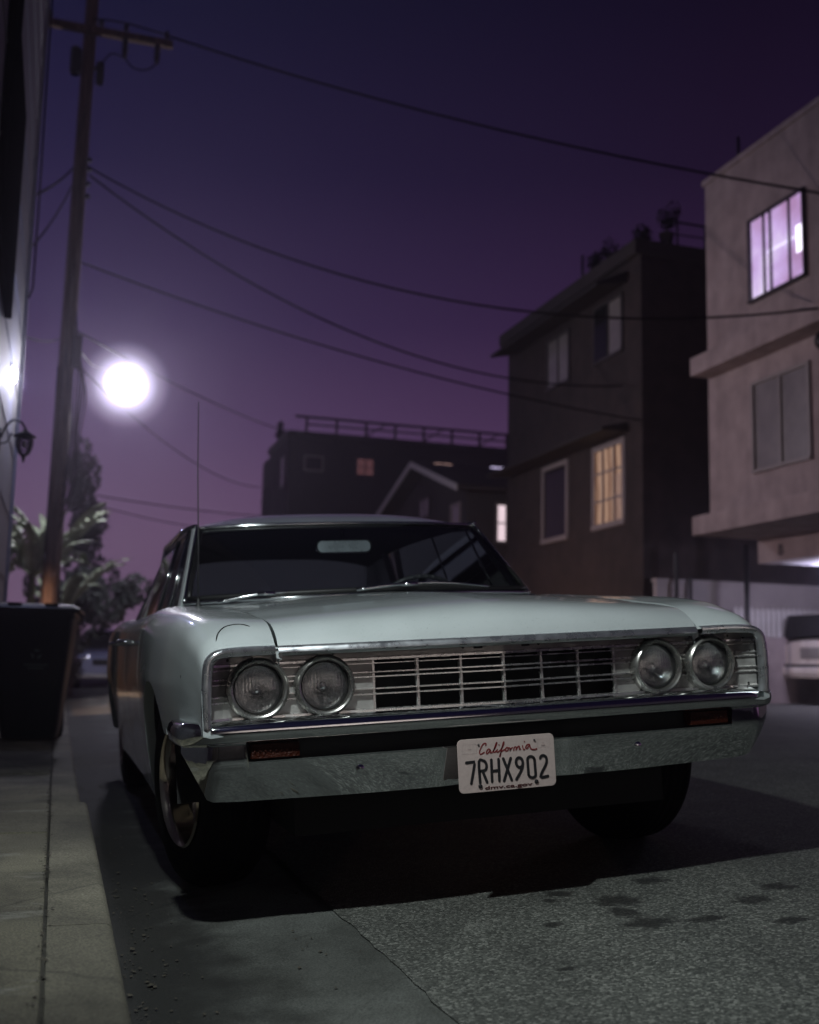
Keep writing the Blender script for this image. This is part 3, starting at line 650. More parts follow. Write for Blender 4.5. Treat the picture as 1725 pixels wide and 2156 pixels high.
WR = pchip([(1.70, .655), (2.2, .668), (3.0, .668), (3.55, .64)])
rows = []
for Y in [1.70, 1.72, 1.75, 1.78, 1.82, 1.86, 1.92, 2.0, 2.1, 2.25, 2.4, 2.6, 2.8, 3.0, 3.2, 3.35, 3.45, 3.55]:
    row = []
    for u in [-1, -.985, -.96, -.92, -.86, -.78, -.68, -.55, -.4, -.2, 0, .2, .4, .55, .68, .78, .86, .92, .96, .985, 1]:
        k = abs(u)**3.2; Yy = Y+.095*abs(u)**2.2*(1-sstep(1.7, 2.1, Y))
        row.append((u*WR(Y), Yy, ZR(Y)+(ZRE(Y)-ZR(Y))*k))
    row.insert(0, (row[0][0]+.004, row[0][1], row[0][2]-.022)); row.append((row[-1][0]-.004, row[-1][1], row[-1][2]-.022))
    rows.append(row)
rows.insert(0, [(p[0], p[1]+.012, p[2]-.014) for p in rows[0]])
roof = smooth_angle(MB().grid(rows).build('roof', M['paint'], car), 45)
MB().grid([[(p[0]*.97, p[1]+.03*(1 if i < 3 else 0), p[2]-.028) for p in r_[1:-1]] for i, r_ in enumerate(rows[1:])]).build('headliner', M['cabin'], car, smooth=True)
for s in (-1, 1):
    b = MB()
    # A pillar, C pillar
    A = [(wbase(1)[0]+.012, wbase(1)[1]+.012, .95), (whead(1)[0]+.006, whead(1)[1]+.012, 1.315)]
    n_ = 8; rows = []
    for k in lin(0, 1, n_):
        p = Vector(A[0]).lerp(Vector(A[1]), k); wdt = .075-.035*k
        rows.append([mirror((p.x-.012, p.y-.012, p.z), s), mirror((p.x+.004, p.y-.010, p.z), s), mirror((p.x+.012, p.y+.012, p.z), s), mirror((p.x+.008, p.y+wdt, p.z), s), mirror((p.x-.02, p.y+wdt, p.z), s)])
    b.grid(rows); smooth_angle(b.build('windshield_pillar', M['paint'], car), 40); b = MB()
    rows = []
    for k in lin(0, 1, 8):
        xo = .640+(.775-.640)*k; z = 1.30+(.955-1.30)*k; yf = 3.22+.10*k; yb = 3.56+.52*k**1.3
        rows.append([mirror((xo-.03, yf, z), s), mirror((xo+.012, yf, z), s), mirror((xo+.014, (yf+yb)/2, z+.004), s), mirror((xo-.012, yb-.05, z+.004), s), mirror((xo-.05, yb, z), s)])
    b.grid(rows)
    pil = b.build('rear_pillar', M['paint'], car); smooth_angle(pil, 40)
    b = MB()
    for Y in (1.93, 2.42): 
        d = .0 if Y > 2 else -.10
        b.tube([mirror((.783, Y+d, .95), s), mirror((.668, Y+.02, 1.325), s)], .009, 6)
    b.tube([mirror((.66, 1.80, 1.325), s), mirror((.678, 2.2, 1.343), s), mirror((.678, 3.0, 1.343), s), mirror((.652, 3.5, 1.283), s), mirror((.775, 4.0, .965), s)], .011, 6)
    b.tube([mirror((.790, 1.45, .958), s), mirror((.795, 2.4, .958), s), mirror((.795, 3.25, .958), s)], .008, 6)
    b.build('window_trim', M['chrome'], car, smooth=True)
    b = MB(); b.grid([[mirror((.782, Y, .94), s) for Y in lin(1.48, 3.28, 8)], [mirror((.664, Y, 1.325), s) for Y in lin(1.85, 3.24, 8)]])
    b.build('side_window', M['glass'], car)
rows = []
for k in lin(0, 1, 9):
    row = []
    for u in lin(-1, 1, 17):
        xt = u*.60; xb = u*.70; yt = 3.53+.02-.05*abs(u)**2; ybt = 4.02-.12*abs(u)**2.4+.04
        row.append((xt+(xb-xt)*k, yt+(ybt-yt)*k, 1.33-.03*abs(u)**3+(.955-1.33)*k))
    rows.append(row)
MB().grid(rows).build('rear_window', M['bright_glass'], car, smooth=True)
rows = []
for Y in lin(4.0, 4.88, 12):
    rows.append([(u*X0(Y)*.995, Y, Z_E(Y)-.004+.012*(1-u*u)) for u in lin(-1, 1, 13)])
rows.append([(p[0], p[1]+.02, .55) for p in rows[-1]])
smooth_angle(MB().grid(rows).build('trunk_lid', M['paint'], car), 40)
b = MB().box(-.88, .88, 4.86, 4.90, .45, .80).box(-.90, .90, 4.88, 5.0, .40, .54)
b.build('rear_bumper', M['chrome'], car, bevel=.02)
# cabin
b = MB().box(-.74, .74, 1.42, 1.72, .70, .945).box(-.76, .76, 1.3, 4.2, .26, .30).box(-.78, -.74, 1.4, 3.9, .3, .93).box(.74, .78, 1.4, 3.9, .3, .93).box(-.70, .70, 3.3, 4.05, .60, .94)
b.build('dashboard', M['cabin'], car, bevel=.02)
b = MB().box(-.68, .68, 2.05, 2.55, .42, .56).box(-.68, .68, 2.52, 2.66, .52, .99)
b.build('front_seat', M['cabin'], car, bevel=.05)
b = MB(); b.tube([(.40+.20*math.cos(a), 1.92-.20*math.sin(a)*.42, .955+.20*math.sin(a)*.62) for a in lin(0, 2*math.pi, 40)], .011, 8)
b.tube([(.40, 1.92, .955), (.40, 1.72, .86)], .03, 10).tube([(.21, 1.92, .955), (.59, 1.92, .955)], .010, 8)
for i in range(18):
    a = math.pi*(i+.5)/18; b.ball((.40+.20*math.cos(a), 1.92-.20*math.sin(a)*.42, .955+.20*math.sin(a)*.62), .0135, 6)
b.build('steering_wheel', pm('wheel_rim_grip', (.05, .05, .055), .35), car, smooth=True)
b = MB().mat(0)
pl = [(p[0]+.005, p[1]+1.222) for p in rrect(.262, .060, .024)]
b.prism(pl, 1.765, 1.785, 'Y').mat(1).tube([(.005, 1.785, 1.24), (.005, 1.80, 1.31)], .007, 6)
b.mat(2).add([(p[0]*.94+.0003, 1.7645, (p[1]-1.222)*.84+1.222) for p in pl], [tuple(range(len(pl)))])
mir = b.build('rear_view_mirror', [M['chrome'], M['chrome'], pm('mirror_back', (.50, .54, .58), .30, .55, rnoise=.12, nscale=12)], car, smooth=False)
# wipers
for pts in ([(-.64, 1.30, .966), (-.53, 1.29, .986), (-.45, 1.275, .996)], [(-.10, 1.19, .994), (.04, 1.18, 1.008), (.12, 1.185, 1.013)]):
    x0, y0, z0 = pts[0]
    b = MB().mat(0).tube(catmull(pts, 4), [.007]*(4*(len(pts)-1)+1), 6)
    e = pts[-1]; dx = .42
    arm = catmull([e, (e[0]+.10, e[1]-.012, e[2]+.000), (e[0]+.22, e[1]-.02, e[2]-.008), (e[0]+.34, e[1]-.02, e[2]-.022)], 4)
    b.tube(arm, .0052, 6).mat(1).tube([(p[0], p[1]+.004, p[2]-.010) for p in arm], .006, 6).mat(0).box(e[0]-.035, e[0]+.035, e[1]-.012, e[1]+.004, e[2]-.010, e[2]+.006)
    b.build('wiper', [M['chrome'], M['trim_black']], car, smooth=True)
# antenna
b = MB().mat(0).lathe([(.016, 0), (.015, .012), (.007, .022), (.004, .04)], (-.712, 1.33, .945), 'Z', 12).tube([(-.712, 1.33, .97), (-.706, 1.335, 1.2), (-.700, 1.345, 1.50), (-.690, 1.35, 1.785)], [.0034, .0030, .0026, .0022], 6)
b.build('antenna', pm('antenna_steel', (.03, .03, .032), .45, .3), car, smooth=True)
# door handles, badges, side mirror, dent line
for s in (-1, 1):
    for key, Y in (('fdoor', 2.28), ('rdoor', 3.10)):
        xx = .928*s; b = MB().tube([(xx, Y-.09, .835), (xx+.035*s, Y-.07, .838), (xx+.042*s, Y, .838), (xx+.035*s, Y+.06, .838), (xx, Y+.08, .835)], [.009, .010, .012, .010, .009], 8)
        b.build('door_handle', M['chrome'], parts[key, s], smooth=True)
    b = MB().box(.906*s-.004, .906*s+.004, .16, .19, .63, .715).box(.906*s-.004, .906*s+.005, .155, .215, .69, .715)
    b.build('fender_badge', M['chrome'], parts['fender', s], bevel=.002)
# wheels
def wheel(x, y, s, steer):
    c0 = (0, 0, 0); hw = .105
    t = MB().lathe([(.195, -hw+.012), (.215, -hw), (.27, -hw-.006), (.308, -hw+.004), (.325, -hw+.022), (.332, -hw+.05), (.334, 0), (.332, hw-.05), (.325, hw-.022), (.308, hw-.004), (.27, hw+.006), (.215, hw), (.195, hw-.012)], c0, 'X', 48)
    for k in range(4):
        t.lathe([(.3345, -.06+.036*k), (.3375, -.057+.036*k), (.3375, -.040+.036*k), (.3345, -.037+.036*k)], c0, 'X', 48)
    o = t.build('wheel', M['rubber'], car); smooth_angle(o, 50)
    o.location = (x, y, .335); o.rotation_euler = (0, 0, steer)
    q = MB().lathe([(.197, s*(hw-.012)), (.206, s*(hw+.004)), (.199, s*(hw+.010)), (.190, s*(hw+.002)), (.182, s*(hw-.02)), (.178, s*(hw-.075)), (.165, s*(hw-.10)), (.10, s*(hw-.095)), (.06, s*(hw-.075)), (.055, s*(hw-.045)), (.0005, s*(hw-.04))], c0, 'X', 48)
    for k in range(5):
        a = 2*math.pi*k/5; d = Vector((0, math.cos(a), math.sin(a))); e = Vector((0, -math.sin(a), math.cos(a)))
        p0 = d*.05; p1 = d*.175; w0, w1 = .035, .045; h = s*(hw-.06)
        q.add([(h, *(p0+e*w0).yz), (h, *(p0-e*w0).yz), (h-s*.015, *(p1-e*w1).yz), (h-s*.015, *(p1+e*w1).yz), (h-s*.05, *(p0+e*w0).yz), (h-s*.05, *(p0-e*w0).yz), (h-s*.05, *(p1-e*w1).yz), (h-s*.05, *(p1+e*w1).yz)], [(0, 1, 2, 3), (0, 3, 7, 4), (1, 5, 6, 2)])
    smooth_angle(q.build('rim', M['rimmetal'], o), 40)
for s in (-1, 1):
    wheel(.80 if s > 0 else -.752, FY, s, R(12)); wheel(.775*s, RY, s, 0)
b = MB().box(-.60, .60, .12, 4.75, .24, .52).box(-.68, .68, .16, .42, .36, .60).box(-.70, .70, 1.2, 3.35, .25, .40).box(-.86, .86, FY-.05, FY+.05, .30, .36)
b.box(-.66, .66, .15, 1.25, .5, .76)
b.build('underbody', M['black'], car)
# inner fender liners
for s in (-1, 1):
    for c in (FY, RY):
        rows = [[((.60 if k == 0 else .90)*s, c-(AR+.01)*math.cos(a), .32+(AR+.01)*math.sin(a)) for k in (0, 1)] for a in lin(0, math.pi, 17)]
        MB().grid(rows).build('wheel_well', M['black'], car)

# ================================================================== THE STREET
M['wallblue'] = pm('painted_siding', (.20, .20, .235), .55, noise=.12, nscale=4, bump=.15, bscale=30)
M['dark_metal'] = pm('dark_metal', (.012, .012, .013), .45, .3)
M['stucco_beige'] = stucco('beige_stucco', (.315, .260, .262), .22, .12)
M['stucco_brown'] = stucco('brown_stucco', (.0265, .0185, .0180), .45, .22)
M['stucco_dark'] = pm('dark_stucco', (.028, .022, .022), .92, noise=.25, nscale=1.2, bump=.4, bscale=40)
M['stucco_grey'] = pm('grey_stucco', (.035, .033, .036), .92, noise=.25, nscale=.8)
M['frame_pale'] = pm('pale_window_frame', (.20, .178, .175), .5)
M['frame_dark'] = pm('dark_window_frame', (.03, .028, .028), .5)
M['pane_dark'] = pm('dark_window_pane', (.008, .009, .009), .18, 0, spec=.25)
M['pane_curtain'] = pm('curtained_pane', (.17, .16, .155), .30, noise=.25, nscale=3, coat=.5)
M['awning'] = pm('awning_dark', (.012, .010, .010), .8)
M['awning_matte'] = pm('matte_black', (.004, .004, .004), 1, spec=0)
M['white_trim'] = pm('white_trim', (.5, .48, .47), .6)
def wood():
    m, n, l, p = newmat('pole_wood'); t = n.new('ShaderNodeTexCoord'); mpn = n.new('ShaderNodeMapping'); mpn.inputs['Scale'].default_value = (9, 9, .7); l.new(t.outputs['Object'], mpn.inputs[0])
    z = n.new('ShaderNodeTexNoise'); z.inputs['Scale'].default_value = 3; z.inputs['Detail'].default_value = 8; l.new(mpn.outputs[0], z.inputs[0])
    r = ramp(n, [(.3, (.03, .018, .012)), (.52, (.085, .05, .034)), (.72, (.14, .09, .062))]); l.new(z.outputs[0], r.inputs[0]); l.new(r.outputs[0], p.inputs['Base Color']); p.inputs['Roughness'].default_value = .85
    b = n.new('ShaderNodeBump'); b.inputs['Strength'].default_value = .7; b.inputs['Distance'].default_value = .02; l.new(z.outputs[0], b.inputs['Height']); l.new(b.outputs[0], p.inputs['Normal'])
    return m
M['wood'] = wood()
M['wire'] = pm('wire_black', (.006, .005, .006), .9, spec=.05)
M['ceramic'] = pm('dark_ceramic', (.02, .018, .018), .35)

# left house
h = empty('corner_house', (-1.85, 8.9, 0)); tag(h, 'pale painted house wall rising from the sidewalk at the far left', 'house')
MB().box(-6, 0, -15, 0, .10, 11).build('wall', M['wallblue'], h)
b = MB()
for z in [.9+.62*k for k in range(16)]: b.box(.0015, .010, -14.9, -.006, z, z+.018)
b.build('siding_batten', M['wallblue'], h)
MB().box(0.001, .03, -.09, -.002, .13, 10.5).build('corner_board', M['wallblue'], h)
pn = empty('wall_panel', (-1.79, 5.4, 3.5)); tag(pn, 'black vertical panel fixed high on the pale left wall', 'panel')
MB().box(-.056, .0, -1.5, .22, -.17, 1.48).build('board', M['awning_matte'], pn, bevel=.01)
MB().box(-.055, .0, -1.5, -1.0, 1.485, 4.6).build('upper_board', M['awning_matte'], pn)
b = MB(); b.tube([(-1.80, 8.75, 9), (-1.78, 8.75, 5.4), (-1.78, 8.75, 4.6), (-1.82, 8.75, 4.5)], .012, 6)
tag(b.build('service_cable', M['wire'], smooth=True), 'thin black service cable running down the corner of the left wall', 'cable')
# wall light: small lit lamp high on the left wall
wl = empty('wall_light', (-1.85, 7.15, 3.27)); tag(wl, 'small glowing white lamp on the pale left wall', 'wall light')
MB().box(0.001, .012, -.10, .10, -.09, .09).build('back_plate', M['dark_metal'], wl, bevel=.004)
MB().ball((.022, 0, 0), .09, 14, (.35, 1, .8)).build('glowing_globe', emat('wall_light_glow', (.80, .85, 1), 60), wl, smooth=True)
# lantern
ln = empty('wall_lantern', (-1.85, 6.02, 2.46)); tag(ln, 'unlit black carriage lantern hanging from a curved bracket on the left wall', 'lantern')
MB().box(0.001, .02, -.04, .04, -.09, .09).build('back_plate', M['dark_metal'], ln, bevel=.006)
b = MB().tube(catmull([(.02, 0, .02), (.05, 0, .10), (.10, 0, .165), (.165, 0, .155), (.20, 0, .105)], 5), .009, 8).tube(catmull([(.02, 0, -.03), (.07, 0, -.01), (.10, 0, .06)], 4), .006, 6)
b.build('bracket', M['dark_metal'], ln, smooth=True)
b = MB().lathe([(.006, .115), (.014, .10), (.022, .085), (.045, .070), (.085, .045), (.088, .036), (.060, .034), (.058, .028)], (.20, 0, 0), 'Z', 20)
b.build('cap', M['dark_metal'], ln, smooth=True)
MB().lathe([(.054, .030), (.060, .0), (.058, -.04), (.044, -.085), (.022, -.11)], (.20, 0, 0), 'Z', 20).build('glass', glassmat('lantern_glass', (.75, .75, .78), 1.5, .02, dirt=.12), ln, smooth=True)
b = MB()
for k in range(6):
    a = math.pi*k/3; b.tube([(.20+r_*math.cos(a), r_*math.sin(a), z) for r_, z in [(.057, .030), (.063, .0), (.061, -.04), (.047, -.085), (.024, -.112)]], .0045, 5)
b.lathe([(.026, -.106), (.028, -.112), (.014, -.128), (.012, -.150), (.003, -.172), (.0005, -.174)], (.20, 0, 0), 'Z', 12)
b.build('cage', M['dark_metal'], ln, smooth=True)
MB().ball((.20, 0, -.02), .020, 10, (1, 1, 1.6)).build('bulb', pm('unlit_bulb', (.7, .7, .68), .3), ln, smooth=True)

# wheeled bin
M['bin'] = pm('bin_plastic', (.004, .006, .006), .5, spec=.25, bump=.15, bscale=60)
bn = empty('trash_bin', (-1.455, 6.25, .127), (0, 0, R(-4))); tag(bn, 'black plastic wheeled trash bin on the sidewalk by the left wall', 'bin')
b = MB(); rows = []
for z, wx, y0, y1 in [(0.02, .20, -.30, .20), (.10, .215, -.315, .22), (.55, .255, -.355, .29), (.93, .285, -.385, .34), (.95, .300, -.40, .345), (.99, .300, -.40, .345)]:
    rr_ = rrect(2*wx, y1-y0, .05, 4); rows.append([(x, y+(y0+y1)/2, z) for x, y in rr_])
b.grid(rows, True); b.add(rows[0], [tuple(range(len(rows[0])))])
smooth_angle(b.build('bin_body', M['bin'], bn), 40)
b = MB(); rows = []
for z, wx, y0, y1 in [(.985, .335, -.44, .36), (1.012, .340, -.445, .365), (1.030, .315, -.41, .36), (1.05, .25, -.33, .34), (1.055, .05, -.05, .05)]:
    rr_ = rrect(2*wx, y1-y0, .045, 4); rows.append([(x, y+(y0+y1)/2, z) for x, y in rr_])
b.grid(rows, True)
for x in (-.15, .12): b.box(x-.05, x+.05, -.405, .30, 1.030, 1.052)
smooth_angle(b.build('bin_lid', M['bin'], bn), 40)
MB().tube([(-.22, .36, 1.0), (-.22, .43, 1.0), (.22, .43, 1.0), (.22, .36, 1.0)], .016, 8).build('bin_handle', M['bin'], bn)
for sx_ in (-1, 1):
    MB().lathe([(.03, -.025), (.10, -.025), (.115, -.012), (.115, .012), (.10, .025), (.03, .025)], (.195*sx_, .27, .115), 'X', 24).build('bin_wheel', M['rubber'], bn, smooth=True)
b = MB()
for k in range(3):      # recycling triangle and two lines moulded in grey
    a = R(90+120*k); c = Vector((.03, .66)); p = [c+Vector((math.cos(a+d), math.sin(a+d)))*r_ for d, r_ in [(-.75, .045), (.45, .045), (.30, .020), (-.55, .022)]]
    b.add([(q.x, -.368-.030*(q.y-.60)/.38*1.0-.004, q.y) for q in p], [(0, 1, 2, 3)])
for z, w_ in ((.575, .085), (.55, .06)):
    b.box(.03-w_, .03+w_, -.3665, -.356, z, z+.010)
b.build('recycling_mark', pm('bin_print', (.06, .075, .07), .6), bn, fixn=False)

# utility pole with crossarm
up = empty('utility_pole', (-1.465, 14, .12)); tag(up, 'tall brown wooden utility pole with a crossarm beside the curb', 'utility pole')
rows = []
b = MB().tube([(0, 0, -.1), (.012, 0, 2), (.03, 0, 6), (.06, 0, 11), (.072, 0, 13)], [.132, .128, .112, .098, .092], 16); b.build('pole', M['wood'], up, smooth=True)
b = MB().box(-.82, 1.34, -.20, -.10, 10.40, 10.52); b.build('crossarm', M['wood'], up, bevel=.006)
for x in (-.55, .22, .60, 1.24):
    MB().lathe([(.012, 0), (.02, .03), (.045, .06), (.05, .09), (.03, .12), (.035, .14), (.0005, .17)], (x, -.15, 10.525), 'Z', 10).build('insulator', M['ceramic'], up, smooth=True)
for x in (.60, 1.10):
    MB().lathe([(.045, 0), (.05, -.05), (.04, -.12), (.055, -.16), (.04, -.26), (.03, -.31), (.0005, -.31)], (x, -.15, 10.398), 'Z', 10).build('cutout_switch', M['ceramic'], up, smooth=True)
b = MB().tube(catmull([(.60, -.15, 10.10), (.72, -.15, 9.97), (.86, -.15, 9.94), (1.0, -.15, 9.99), (1.10, -.15, 10.10)], 4), .012, 6).tube(catmull([(.60, -.15, 10.10), (.40, -.16, 10.12), (.25, -.18, 9.9)], 4), .012, 6)
b.tube([(.07, -.08, 10.7), (.3, -.12, 10.70), (.62, -.15, 10.69), (1.24, -.15, 10.62)], .014, 6)
b.build('jumper_wire', M['wire'], up, smooth=True)
b = MB()
for x, r_, z, h_ in ((-.135, .085, 9.78, .46), (.245, .065, 9.68, .38)): b.lathe([(r_*.8, 0), (r_, .04), (r_, h_-.04), (r_*.7, h_), (.0005, h_+.01)], (x, .05, z), 'Z', 14)
b.box(-.2, .28, .0, .05, 9.9, 9.95)
b.build('transformer', pm('transformer_grey', (.012, .012, .014), .8), up, smooth=False)
for k, z in enumerate((8.35, 8.2, 7.95, 7.75)): MB().ball((.17+.01*(k % 2), -.06, z), .045, 8).tube([(.08, 0, z), (.18, -.06, z)], .018, 6).build('wire_spool', M['dark_metal'], up, smooth=True)
b = MB()
random.seed(5)
for k in range(6):
    x = .13+.035*k; z0 = 5.9-.15*k
    b.tube(catmull([(.12, -.06, z0), (x+.03, -.10, z0-.5), (x+.02*math.sin(k), -.1, z0-1.2), (.16+.02*k, -.08, z0-1.9), (.10, -.1, z0-2.6)], 4), .012, 5)
b.box(.10, .24, -.16, -.02, 5.0, 5.5)
b.tube([(.125, .05, .1), (.13, .05, 4), (.12, .05, 7.8)], .02, 6).tube([(-.10, -.08, .1), (-.085, -.07, 5)], .014, 6)
b.build('cable_bundle', M['wire'], up, smooth=False)
# street lamp on the pole
sl = empty('street_lamp', (-.454, 16, 5.44)); tag(sl, 'glowing white street lamp hanging in the mist beside the wooden pole', 'street lamp')
MB().tube(catmull([(-.93, -1.95, .12), (-.85, -1.4, .20), (-.55, .1, .30), (-.2, .25, .32), (-.02, .02, .33)], 6), .020, 8).build('arm', M['wire'], sl, smooth=True)
MB().lathe([(.02, .36), (.05, .35), (.12, .29), (.13, .275), (.12, .27)], (0, 0, 0), 'Z', 24).build('lamp_hood', M['dark_metal'], sl, smooth=True)
MB().ball((0, 0, 0), .19, 24, (1, 1, .95)).build('lamp_bulb', emat('street_lamp_glow', (.88, .86, 1), 430), sl, smooth=True)
def halo_mat():  # glowing volume painted in for the soft halo round the bulb
    m = bpy.data.materials.new('painted_halo'); m.use_nodes = True; n = m.node_tree.nodes; l = m.node_tree.links; n.remove(n['Principled BSDF'])
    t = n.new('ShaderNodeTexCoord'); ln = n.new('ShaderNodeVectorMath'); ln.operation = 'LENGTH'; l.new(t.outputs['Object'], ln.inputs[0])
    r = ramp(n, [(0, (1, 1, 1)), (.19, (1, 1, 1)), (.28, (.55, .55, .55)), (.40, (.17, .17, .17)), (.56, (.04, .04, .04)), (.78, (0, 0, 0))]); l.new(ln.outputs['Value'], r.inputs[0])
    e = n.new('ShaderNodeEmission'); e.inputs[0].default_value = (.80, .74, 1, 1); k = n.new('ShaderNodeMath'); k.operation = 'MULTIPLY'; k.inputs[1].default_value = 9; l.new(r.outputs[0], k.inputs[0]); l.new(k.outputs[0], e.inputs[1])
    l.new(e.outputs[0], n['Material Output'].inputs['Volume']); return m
MB().ball((0, 0, 0), .80, 24).build('lamp_halo', halo_mat(), sl, smooth=True)

# wires
def wire(A, B, sag, r_, label, bend=None):
    A, B = Vector(A), Vector(B); n_ = 28; pts = []
    for i in range(n_+1):
        t = i/n_; p = A.lerp(B, t); p.z -= 4*sag*t*(1-t); pts.append(p)
    o = MB().tube(pts, r_, 6).build('power_line', M['wire'], smooth=True); tag(o, label, 'wire', 'wires across the street'); return o
wire((-.226, 13.85, 10.728), (9.125, 8.714, 7.236), .26, .018, 'topmost heavy wire from the crossarm tip across the sky to the right')
wire((-1.28, 13.94, 8.341), (8.761, 8.372, 5.685), 1.08, .017, 'wire from the pole rack passing across the beige building at the right')
wire((-1.28, 13.94, 8.22), (8.4, 14.658, 5.979), .93, .017, 'wire from the pole rack ending on the dark building between its two floors')
wire((-1.32, 13.95, 6.799), (8.5, 14.146, 5.223), .26, .016, 'lower wire from mid pole ending above the eave of the dark building')
wire((-1.33, 13.95, 5.712), (7.992, 36, 8.9), .32, .016, 'wire running from the pole past the street lamp to the grey building roof')
wire((-.6, 26, 4.9), (6.04, 33, 5.56), .1, .018, 'pale sagging wire low over the street left of the grey building')
wire((-.7, 26.2, 4.7), (6.0, 33.3, 5.1), .25, .014, 'lowest faint wire over the street behind the car roof')
wire((-1.52, 13.95, 8.31), (-1.85, 8.89, 5.684), .05, .015, 'upper short wire from the pole to the left house corner')
wire((-1.53, 13.95, 8.0), (-1.85, 8.89, 5.08), .08, .013, 'lower short wire sloping from the pole to the left house corner')
wire((-1.56, 13.95, 5.55), (-1.85, 8.89, 4.13), .05, .012, 'short wire behind the wall light from the pole to the left house')
wire((-1.36, 14.1, 5.3), (6.6, 36, 7.3), .9, .012, 'thin faint wire under the street lamp reaching toward the grey building')

# plants at the left
M['banana'] = pm('banana_leaf', (.23, .27, .185), .45, noise=.35, nscale=5)
M['banana_rib'] = pm('banana_stem', (.10, .11, .045), .6)
M['leaf_dark'] = pm('dark_leaf', (.020, .026, .020), .7, noise=.4, nscale=3)
M['leaf_pale'] = pm('pale_leaf', (.085, .10, .08), .7, noise=.4, nscale=3)
def banana(loc, n_, hgt, label, seed, L0=1.5):
    rnd = random.Random(seed); t = empty('banana_plant', loc); tag(t, label, 'plant', 'banana plants beyond the pole')
    MB().tube([(0, 0, -.05), (.02, .02, hgt*.5), (0, 0, hgt)], [.10, .085, .05], 10).build('stem', M['banana_rib'], t, smooth=True)
    for k in range(n_):
        az = 2*math.pi*k/n_+rnd.uniform(-.3, .3); up0 = rnd.uniform(.7, 1.35); L = L0*rnd.uniform(.85, 1.25); dr = rnd.uniform(.6, 1.35); wd = rnd.uniform(.11, .17)
        d = Vector((math.cos(az), math.sin(az), 0)); sd = Vector((-math.sin(az), math.cos(az), 0)); p = Vector((0, 0, hgt-.1)); a = up0; rows = []; N_ = 26
        b = MB(); rib = []
        for i in range(N_+1):
            q = i/N_; wv = wd*max(.02, math.sin(math.pi*min(1, max(0, (q-.12)/.88))**.75)**.6) if q > .12 else .012
            tang = d*math.cos(a)+Vector((0, 0, math.sin(a))); nrm = tang.cross(sd)
            fl = .35*wv
            jag = rnd.uniform(.80, 1.0)
            rows.append([p+sd*wv*jag-nrm*fl+Vector((0, 0, rnd.uniform(-.02, .02))), p+sd*wv*.5-nrm*fl*.2, p, p-sd*wv*.5-nrm*fl*.2, p-sd*wv*jag-nrm*fl+Vector((0, 0, rnd.uniform(-.02, .02)))])
            rib.append(p+nrm*.004); p = p+tang*(L/N_); a -= dr/N_*(1.4*q+.3)*1.3
        for i in range(N_):
            if rnd.random() < .2 and i > 5:      # torn slits between leaf strips
                r0, r1 = rows[i], rows[i+1]
                b.add([r0[1], r0[2], r0[3], r1[1].lerp(r0[1], .35), r1[2], r1[3].lerp(r0[3], .35)], [(0, 1, 4, 3), (1, 2, 5, 4)])
            else: b.grid([rows[i], rows[i+1]])
        b.mat(1).tube(rib, [.014*(1-i/(N_+4)) for i in range(N_+1)], 5)
        b.build('leaf', [M['banana'], M['banana_rib']], t, smooth=True, fixn=False)
    return t
banana((-1.75, 15.2, .12), 11, 1.95, 'banana plant with broad torn leaves just left of the pole foot', 3, 1.25)
banana((-1.45, 16.3, .12), 12, 2.15, 'tall banana plant with arching leaves right behind the wooden pole', 8, 1.55)
banana((-2.3, 16.0, .12), 9, 1.9, 'banana plant against the house corner at the far left', 14, 1.4)
banana((-1.25, 17.4, .12), 8, 1.5, 'banana plant drooping over the curb right of the pole', 21, 1.5)
def crown(b, c, rad, n_, ls, rnd, clumps=9):
    cs = [(Vector((rnd.gauss(0, .45), rnd.gauss(0, .45), rnd.gauss(0, .45))), rnd.uniform(.35, .6)) for _ in range(clumps)]
    for _ in range(n_):
        cc, cr = rnd.choice(cs); v = Vector((rnd.gauss(0, 1), rnd.gauss(0, 1), rnd.gauss(0, 1))).normalized()*cr*rnd.uniform(.5, 1)**.5+cc
        p = Vector((c[0]+v.x*rad[0], c[1]+v.y*rad[1], c[2]+v.z*rad[2])); s_ = ls*rnd.uniform(.6, 1.3)
        u = Vector((rnd.gauss(0, 1), rnd.gauss(0, 1), rnd.gauss(0, 1))).normalized(); q = u.orthogonal().normalized()
        b.add([p-u*s_, p+q*s_*.5, p+u*s_, p-q*s_*.5], [(0, 1, 2, 3)])
def tree(name, loc, hgt, tr, crowns, n_, ls, mat, label, cat, seed, group=None):
    rnd = random.Random(seed); t = empty(name, loc); tag(t, label, cat, group)
    b = MB().tube([(0, 0, -.1), (.03, .02, hgt*.5), (0, 0, hgt)], [tr, tr*.7, tr*.4], 8)
    for c, rad in crowns: b.tube([(0, 0, hgt*.6), tuple(c)], [tr*.5, tr*.15], 6)
    b.build('trunk', M['wood'], t, smooth=True)
    b = MB()
    for c, rad in crowns: crown(b, c, rad, n_, ls, rnd)
    b.build('crown', mat, t, fixn=False); return t
tree('cypress_tree', (-.86, 26, 0), 2.4, .12, [((0, 0, 2.6), (.62, .6, .9)), ((.1, 0, 4.0), (.55, .55, .9)), ((-.02, 0, 5.2), (.42, .4, .9))], 900, .10, M['leaf_dark'], 'dark narrow tree standing behind the pole below the lamp', 'tree', 2)
tree('street_tree', (-1.35, 18.6, .1), 1.6, .08, [((.85, 0, 1.75), (.70, .6, .62)), ((.35, .2, 1.85), (.6, .6, .45))], 900, .085, M['leaf_dark'], 'dark leafy bush leaning over the curb right of the banana leaves', 'bush', 6)
tree('shrub', (-1.0, 20.2, .1), .5, .03, [((.0, 0, .95), (.30, .4, .35)), ((-.05, 0, .5), (.28, .4, .4))], 500, .05, M['leaf_pale'], 'pale small shrub at the curb in front of the far parked car', 'shrub', 9)
